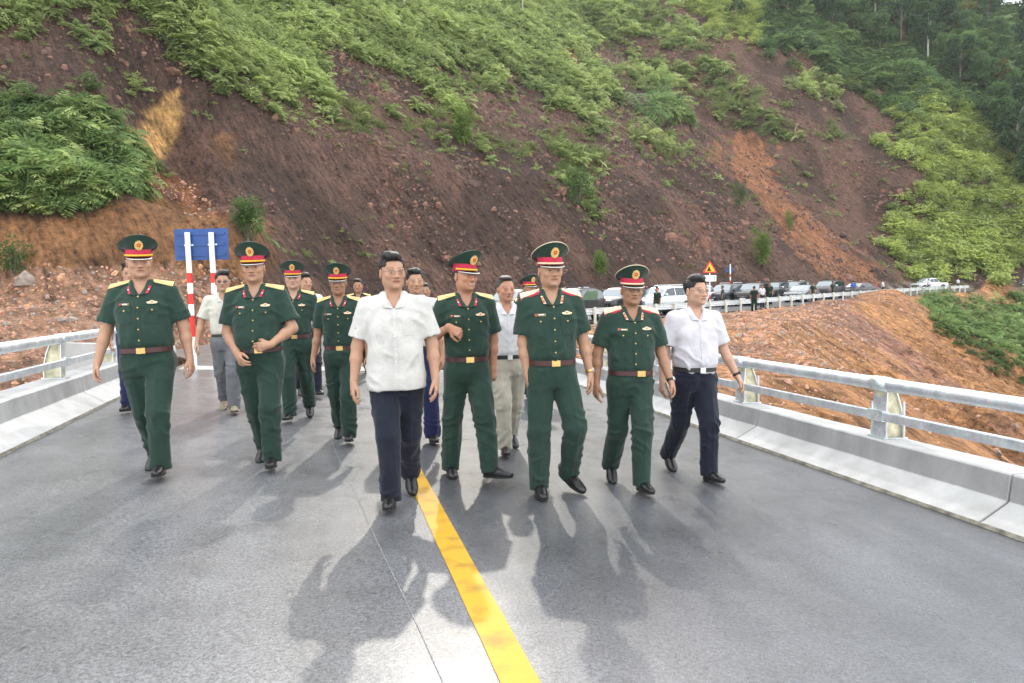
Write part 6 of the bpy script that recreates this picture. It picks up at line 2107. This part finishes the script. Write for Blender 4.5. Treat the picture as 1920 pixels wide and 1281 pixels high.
PLAST = simple('black_plastic', (.02, .02, .021), .6, var=.15); CHROME = simple('chrome', (.75, .76, .78), .15, .95, var=.05)
LAMP = simple('headlamp', (.62, .65, .68), .08, .3, var=.1); PLATE_M = simple('number_plate', (.78, .78, .76), .5, var=.05); TAIL = simple('tail_lamp', (.35, .01, .01), .15, var=.1)
def arc_wheel(c, side, R=.37, W=.24):
    return c
def make_car(label, col, style='suv', plate=True, group='cars parked along the road', hood=None):
    """x forward, origin on the ground under the middle"""
    root = empty('parked_car', (0, 0, 0), 0, label=label, category='pickup truck' if style == 'pickup' else 'car', group=group)
    if style == 'suv':
        Lf, Lr, W, zr, R, ax_f, ax_r = 2.38, -2.38, .93, 1.80, .385, 1.42, -1.36
        st = [(2.38, .48, .80, .80), (2.30, .36, .98, .98), (2.05, .30, 1.06, 1.06), (1.20, .28, 1.12, 1.12), (1.02, .28, 1.14, 1.16), (.42, .28, 1.14, 1.66), (.10, .28, 1.14, 1.755), (-.70, .28, 1.14, 1.79), (-1.60, .28, 1.15, 1.77), (-2.05, .30, 1.16, 1.70), (-2.26, .34, 1.14, 1.24), (-2.38, .48, .95, .98)]
        wins = [('side_window', [(.78, 1.17), (.30, 1.60), (-.30, 1.66), (-.30, 1.17)]), ('side_window', [(-.38, 1.17), (-.38, 1.66), (-1.18, 1.66), (-1.18, 1.17)]), ('side_window', [(-1.28, 1.17), (-1.28, 1.65), (-1.95, 1.60), (-2.08, 1.22)])]
    elif style == 'sedan':
        Lf, Lr, W, zr, R, ax_f, ax_r = 2.35, -2.35, .90, 1.46, .33, 1.40, -1.35
        st = [(2.35, .42, .66, .66), (2.22, .30, .78, .78), (1.9, .22, .86, .86), (1.05, .20, .94, .95), (.85, .20, .95, .99), (.15, .20, .96, 1.38), (-.2, .20, .96, 1.44), (-.9, .20, .97, 1.42), (-1.25, .20, .98, 1.32), (-1.75, .20, 1.0, 1.04), (-2.22, .28, .98, .99), (-2.35, .42, .85, .86)]
        wins = [('side_window', [(.62, .99), (.12, 1.31), (-.28, 1.35), (-.28, .99)]), ('side_window', [(-.36, .99), (-.36, 1.35), (-1.0, 1.32), (-1.42, 1.03)])]
    else:
        Lf, Lr, W, zr, R, ax_f, ax_r = 2.65, -2.65, .93, 1.78, .385, 1.72, -1.50
        st = [(2.65, .48, .82, .82), (2.56, .36, 1.0, 1.0), (2.30, .30, 1.06, 1.06), (1.45, .28, 1.12, 1.12), (1.28, .28, 1.14, 1.16), (.66, .28, 1.14, 1.66), (.30, .28, 1.14, 1.75), (-.40, .28, 1.14, 1.77), (-.72, .28, 1.14, 1.70), (-.98, .28, 1.10, 1.16), (-1.02, .28, 1.08, 1.09), (-2.50, .30, 1.06, 1.08), (-2.65, .45, 1.04, 1.06)]
        wins = [('side_window', [(1.02, 1.17), (.52, 1.59), (.10, 1.64), (.10, 1.17)]), ('side_window', [(.02, 1.17), (.02, 1.64), (-.60, 1.62), (-.78, 1.19)])]
    # half section: sill, side, belt line, roof edge, roof centre
    rings = []
    for x, z0, zb_, zt in st:
        e_ = 1.0
        if x > Lf - .5: e_ = 1 - .16 * ((x - (Lf - .5)) / .5) ** 2
        if x < Lr + .4: e_ = 1 - .10 * ((Lr + .4 - x) / .4) ** 2
        w_ = W * e_
        cab = max(zt - zb_, 0)
        wt = w_ * .985 - cab * .26
        half = [(w_ * .80, z0), (w_ * .97, z0 + .10), (w_ * 1.0, z0 + (zb_ - z0) * .45), (w_ * .995, zb_ - .10), (w_ * .965, zb_), (wt + .02 if cab > .1 else w_ * .86, zb_ + cab * .88 + (.012 if cab < .1 else 0)), (wt * .86 if cab > .1 else w_ * .60, zt + .012), (0, zt + .035)]
        right = [(x, y_, z_) for y_, z_ in half]
        left = [(x, -y_, z_) for y_, z_ in half[:-1]][::-1]
        rings.append(right + left)
    bm_ = MB().loft(rings)
    bo = link('body', bm_.mesh('body', col, True), root)
    ss = bo.modifiers.new('subsurf', 'SUBSURF'); ss.levels = ss.render_levels = 2
    def halfw(x, z):
        xs = [q[0] for q in st][::-1]
        zb_ = np.interp(x, xs, [q[2] for q in st][::-1]); zt = np.interp(x, xs, [q[3] for q in st][::-1])
        f_ = np.clip((z - zb_) / max(zt - zb_, .05) / .88, 0, 1)
        return W * .965 * (1 - f_) + (W * .985 - (zt - zb_) * .26 + .02) * f_
    for nm, poly in wins:
        for sg in (-1, 1):
            o = MB()
            o.prism(poly, lambda u, w: (u, sg * (halfw(u, w) - .05), w), lambda u, w: (u, sg * (halfw(u, w) + .004), w))
            link(nm, o.mesh(nm, CGLASS), root)
    # windscreen
    i5 = [k for k, q in enumerate(st) if q[3] - q[2] > .3][0]
    xa, za = st[i5 - 1][0] - .03, st[i5 - 1][3] + .02
    xb, zb2 = st[i5][0] + .06, st[i5][3] - .03
    ya, yb = W * .86, W * .985 - (st[i5][3] - st[i5][2]) * .26 - .09
    sl_ = norm(np.array([zb2 - za, 0, -(xb - xa)]))
    sl_ = sl_ if sl_[0] > 0 else -sl_
    rr2 = []
    for u in np.linspace(0, 1, 5):
        xx, zz, yy = xa + (xb - xa) * u, za + (zb2 - za) * u, ya + (yb - ya) * u
        rr2.append([(xx + sl_[0] * (.012 + .03 * (1 - (v) ** 2)), yy * v, zz + sl_[2] * (.012 + .03 * (1 - v ** 2))) for v in np.linspace(-1, 1, 9)])
    fr = [p_ for r_ in rr2 for p_ in r_]
    fs = []
    for a in range(4):
        for c in range(8):
            q = a * 9 + c
            fs.append((q, q + 1, q + 10, q + 9))
    link('windscreen', mesh_from('windscreen', fr, fs, WGLASS), root)
    # wheels
    for xx in (ax_f, ax_r):
        for sg in (-1, 1):
            yo = sg * (W - .10)
            wv = MB()
            prof = [(.62, -.115), (.93, -.12), (1.0, -.09), (1.0, .09), (.93, .12), (.62, .115)]
            rg = [[(xx + math.cos(t_) * R * p_[0], yo + p_[1], R + math.sin(t_) * R * p_[0]) for p_ in prof] for t_ in np.linspace(0, 2 * math.pi, 29)]
            ty_ = link('wheel', wv.loft(rg, caps=False).mesh('wheel', TYRE, True), root)
            rm = MB()
            rm.tube([(xx, yo + sg * .04, R), (xx, yo + sg * .09, R)], [R * .60, R * .64], 20)
            for t_ in range(6):
                a = t_ * math.pi / 3
                rm.box((xx + math.cos(a) * R * .34, yo + sg * .10, R + math.sin(a) * R * .34), (R * .5, .02, .055), Matrix.Rotation(-a, 3, 'Y'))
            link('rim', rm.mesh('rim', RIM), ty_)
            link('wheel_arch', MB().tube([(xx, yo - sg * .18, R + .02), (xx, sg * (W + .003), R + .02)], R * 1.17, 24).mesh('wheel_arch', PLAST), root)
            # the arch is a recess: the tyre stands slightly proud of it
            ty_.location = (0, sg * .055, 0)
    zb_ = st[2][2]
    # front: grille, lamps, bumper, plate, badge
    gx_ = Lf - .01
    link('grille', MB().box((gx_ - .02, 0, st[0][2] - .06 - .05), (.10, W * .95, .20)).mesh('grille', PLAST), root)
    link('grille_bar', MB().box((gx_ + .02, 0, st[0][2] - .08), (.05, W * .85, .035)).mesh('grille_bar', CHROME), root)
    link('badge', MB().tube([(gx_ + .03, 0, st[0][2] - .10), (gx_ + .062, 0, st[0][2] - .10)], .062, 12).mesh('badge', CHROME), root)
    link('bumper', MB().box((gx_ - .03, 0, .46), (.13, W * 1.55, .22)).mesh('bumper', col), root).modifiers.new('bevel', 'BEVEL').width = .05
    link('air_intake', MB().box((gx_ + .022, 0, .42), (.04, W * .9, .10)).mesh('air_intake', PLAST), root)
    if plate:
        link('number_plate', MB().box((gx_ + .048, 0, .53), (.012, .46, .11)).mesh('number_plate', PLATE_M), root)
    for sg in (-1, 1):
        hl = MB().prism([(-.02, -.07), (.30, -.05), (.30, .05), (.05, .075)], lambda u, w: (gx_ + .015 - u * .95, sg * (W * .62 + u * .42), st[0][2] - .06 + w + u * .18), lambda u, w: (gx_ - .09 - u * .95, sg * (W * .62 + u * .30), st[0][2] - .06 + w + u * .18))
        link('headlight', hl.mesh('headlight', LAMP), root)
        link('fog_lamp', MB().tube([(gx_ - .02, sg * W * .66, .47), (gx_ + .030, sg * W * .66, .47)], .055, 10).mesh('fog_lamp', LAMP), root)
        xm = st[i5 - 1][0] - .32
        link('wing_mirror', MB().box((xm, sg * (W + .13), st[i5][2] + .10), (.12, .24, .16)).mesh('wing_mirror', CHROME if col in (C_BLACK, C_GREY) else col), root).modifiers.new('bevel', 'BEVEL').width = .04
        for xd in ((.02, -.85) if style != 'pickup' else (.30, -.45)):
            link('door_handle', MB().box((xd, sg * (W + .004), st[i5][2] - .18), (.17, .03, .03)).mesh('door_handle', CHROME), root)
        if style == 'suv':
            link('roof_rail', MB().tube([(.0, sg * .60, 1.80), (-.3, sg * .60, 1.845), (-1.5, sg * .60, 1.845), (-1.8, sg * .60, 1.79)], .022, 6).mesh('roof_rail', CHROME if col != C_BLACK else PLAST, True), root)
            link('side_step', MB().box((.02, sg * (W - .02), .34), (1.7, .16, .05)).mesh('side_step', PLAST), root)
        link('tail_light', MB().box((Lr + .10, sg * (W * .80), st[-2][2] - .08), (.14, .24, .24)).mesh('tail_light', TAIL), root)
    if style == 'pickup':
        link('load_bed', MB().box((-1.78, 0, 1.10), (1.42, W * 1.62, .06)).mesh('load_bed', PLAST), root)
    return root
def place_car(root, px, D, heading, dz=0.0):
    p = px_at(px, 557, D)
    off_, zz = road_info(np.array([p[0]]), np.array([p[1]]))
    root.location = (p[0], p[1], float(zz[0]) + .005 + dz)
    root.rotation_euler = (0, 0, math.radians(heading))
# heading: where the bonnet points, degrees from +X. The row faces the bridge.
CARS = [(962, 36.5, 236, C_BLACK, 'suv', 'black car nearest the bridge, half hidden behind the balding man'),
        (1072, 38.5, 236, C_BLACK, 'suv', 'black car with its front door standing open'),
        (1160, 44.0, 232, C_BLACK, 'suv', 'black car behind the open-doored one, wing mirror shining'),
        (1240, 45.0, 216, C_SILV, 'suv', 'silver estate-backed car seen from its side'),
        (1296, 56.0, 226, C_WHITE, 'suv', 'white car mostly hidden behind the silver one'),
        (1362, 58.0, 224, C_NAVY, 'suv', 'blue-black car below the blue triangular sign'),
        (1412, 58.0, 232, C_BLACK, 'suv', 'black car with a bright windscreen behind two standing people'),
        (1452, 70.0, 228, C_BLACK, 'suv', 'black car at the back, behind the standing group'),
        (1488, 71.0, 226, C_GREY, 'suv', 'dark grey car with a pale bonnet in the middle of the row'),
        (1503, 62.5, 230, C_MID, 'sedan', 'low grey car in front of the dark grey one'),
        (1552, 70.0, 226, C_BLACK, 'suv', 'large black car with silver roof edges right of the middle'),
        (1607, 73.0, 212, C_NAVY, 'sedan', 'dark saloon at the right end of the row'),
        (1742, 101.0, 196, C_SILV, 'pickup', 'silver pickup truck alone on the far road'),
        (1918, 112.0, 200, C_BLACK, 'sedan', 'dark car cut off at the right picture edge'),
        (1068, 49.0, 232, C_WHITE, 'suv', 'pale car of which only the roof shows behind the tall general')]
for px, D, hd, col, sty, lab in CARS:
    r_ = make_car(lab, col, sty)
    place_car(r_, px, D, hd)
    if 'open' in lab:
        # open front door, hinged at its front edge
        dr = empty_part('open_door', r_); dr.location = (.98, .94, 0); dr.rotation_euler = (0, 0, math.radians(-62))
        link('door_panel', MB().box((-.52, .0, .74), (1.04, .07, .80)).mesh('door_panel', C_BLACK), dr)
        GREENISH = simple('door_window', (.10, .16, .10), .05, var=.1)
        link('door_window', MB().prism([(-.12, 1.15), (-.42, 1.58), (-1.02, 1.62), (-1.02, 1.15)], lambda u, w: (u, -.012, w), lambda u, w: (u, .012, w)).mesh('door_window', GREENISH), dr)

# ------------------------------------------------------------------ people by the cars (small in the picture)
SMALL = [(1232, 40.5, 1.70, dict(uniform=True, shirt=GREEN_D, trousers=GREEN_D, belt=BELT_R, cap=True), -.9, 'small uniformed figure with red-banded cap in front of the silver car'),
         (1355, 52, 1.68, dict(uniform=True, shirt=GREEN, trousers=GREEN, belt=BELT_R), -1.9, 'small bareheaded figure in green beside the blue-black car'),
         (1414, 47, 1.70, dict(uniform=True, shirt=GREEN_D, trousers=GREEN_D, belt=BELT_R), 2.6, 'small figure in dark green seen from behind at the guard rail'),
         (1429, 52, 1.66, dict(shirt=WHITE_P, trousers=NAVY, belt=BELT_K), .2, 'small figure in pinkish white shirt facing the figure in green'),
         (1443, 58, 1.76, dict(uniform=True, shirt=GREEN_D, trousers=GREEN_D, belt=BELT_R), -.2, 'small figure in dark green in front of the rearmost black car'),
         (1524, 60, 1.66, dict(uniform=True, shirt=GREEN_D, trousers=GREEN_D, belt=BELT_R), .4, 'small figure in dark green beside the low grey car'),
         (1561, 66, 1.70, dict(uniform=True, shirt=GREEN_D, trousers=GREEN_D, belt=BELT_R), .5, 'small figure in dark green against the large black car'),
         (1600, 71, 1.70, dict(shirt=BLUE_S, trousers=GREY_T, belt=BELT_K), 2.7, 'small figure in blue shirt in front of the dark saloon'),
         (1609, 72, 1.64, dict(shirt=CREAM_S, trousers=GREY_T, belt=BELT_K), .3, 'small figure in cream shirt next to the blue shirt'),
         (1617, 73, 1.68, dict(shirt=WHITE_P, trousers=NAVY, belt=BELT_K), .1, 'small figure in white shirt on the right of the cream shirt'),
         (1655, 74, 1.70, dict(shirt=WHITE_B, trousers=NAVY, belt=BELT_K), -2.4, 'lone figure in white shirt and dark trousers beside the white marker post'),
         (1741, 92, 1.66, dict(shirt=WHITE_P, trousers=GREY_T, belt=BELT_K), .3, 'small figure in pale shirt in front of the silver pickup'),
         (1796, 103, 1.66, dict(shirt=WHITE_B, trousers=NAVY, belt=BELT_K), .2, 'tiny figure in white behind the far dirt pile')]
for k, (px, D, H, dr, yw, lab) in enumerate(SMALL):
    p = px_at(px, 557, D)
    o_, zz = road_info(np.array([p[0]]), np.array([p[1]]))
    z_ = float(zz[0]) if abs(o_[0]) < 4.3 else ground_at(p[0], p[1])
    l_, r_ = stand()
    person(dict(at=(p[0], p[1], z_), anchor='L', H=H, yaw=yw, legL=l_, legR=r_, seed=40 + k, res='low', skin='tan', label=lab, group='bystanders near the parked cars', **ARM, **dr))

# ------------------------------------------------------------------ thin morning haze
hz_m = bpy.data.materials.new('haze_air'); hz_m.use_nodes = True
nt = hz_m.node_tree; nt.nodes.clear()
ho = N(nt, 'ShaderNodeOutputMaterial'); hv_ = N(nt, 'ShaderNodeVolumePrincipled')
hv_.inputs['Color'].default_value = (.93, .95, .97, 1); hv_.inputs['Density'].default_value = .00019; hv_.inputs['Anisotropy'].default_value = .35
nt.links.new(hv_.outputs[0], ho.inputs['Volume'])
link('haze', MB().box((62, 95, 77), (310, 236, 188)).mesh('haze', hz_m), kind='stuff', label='thin pale haze in the valley air', category='haze')
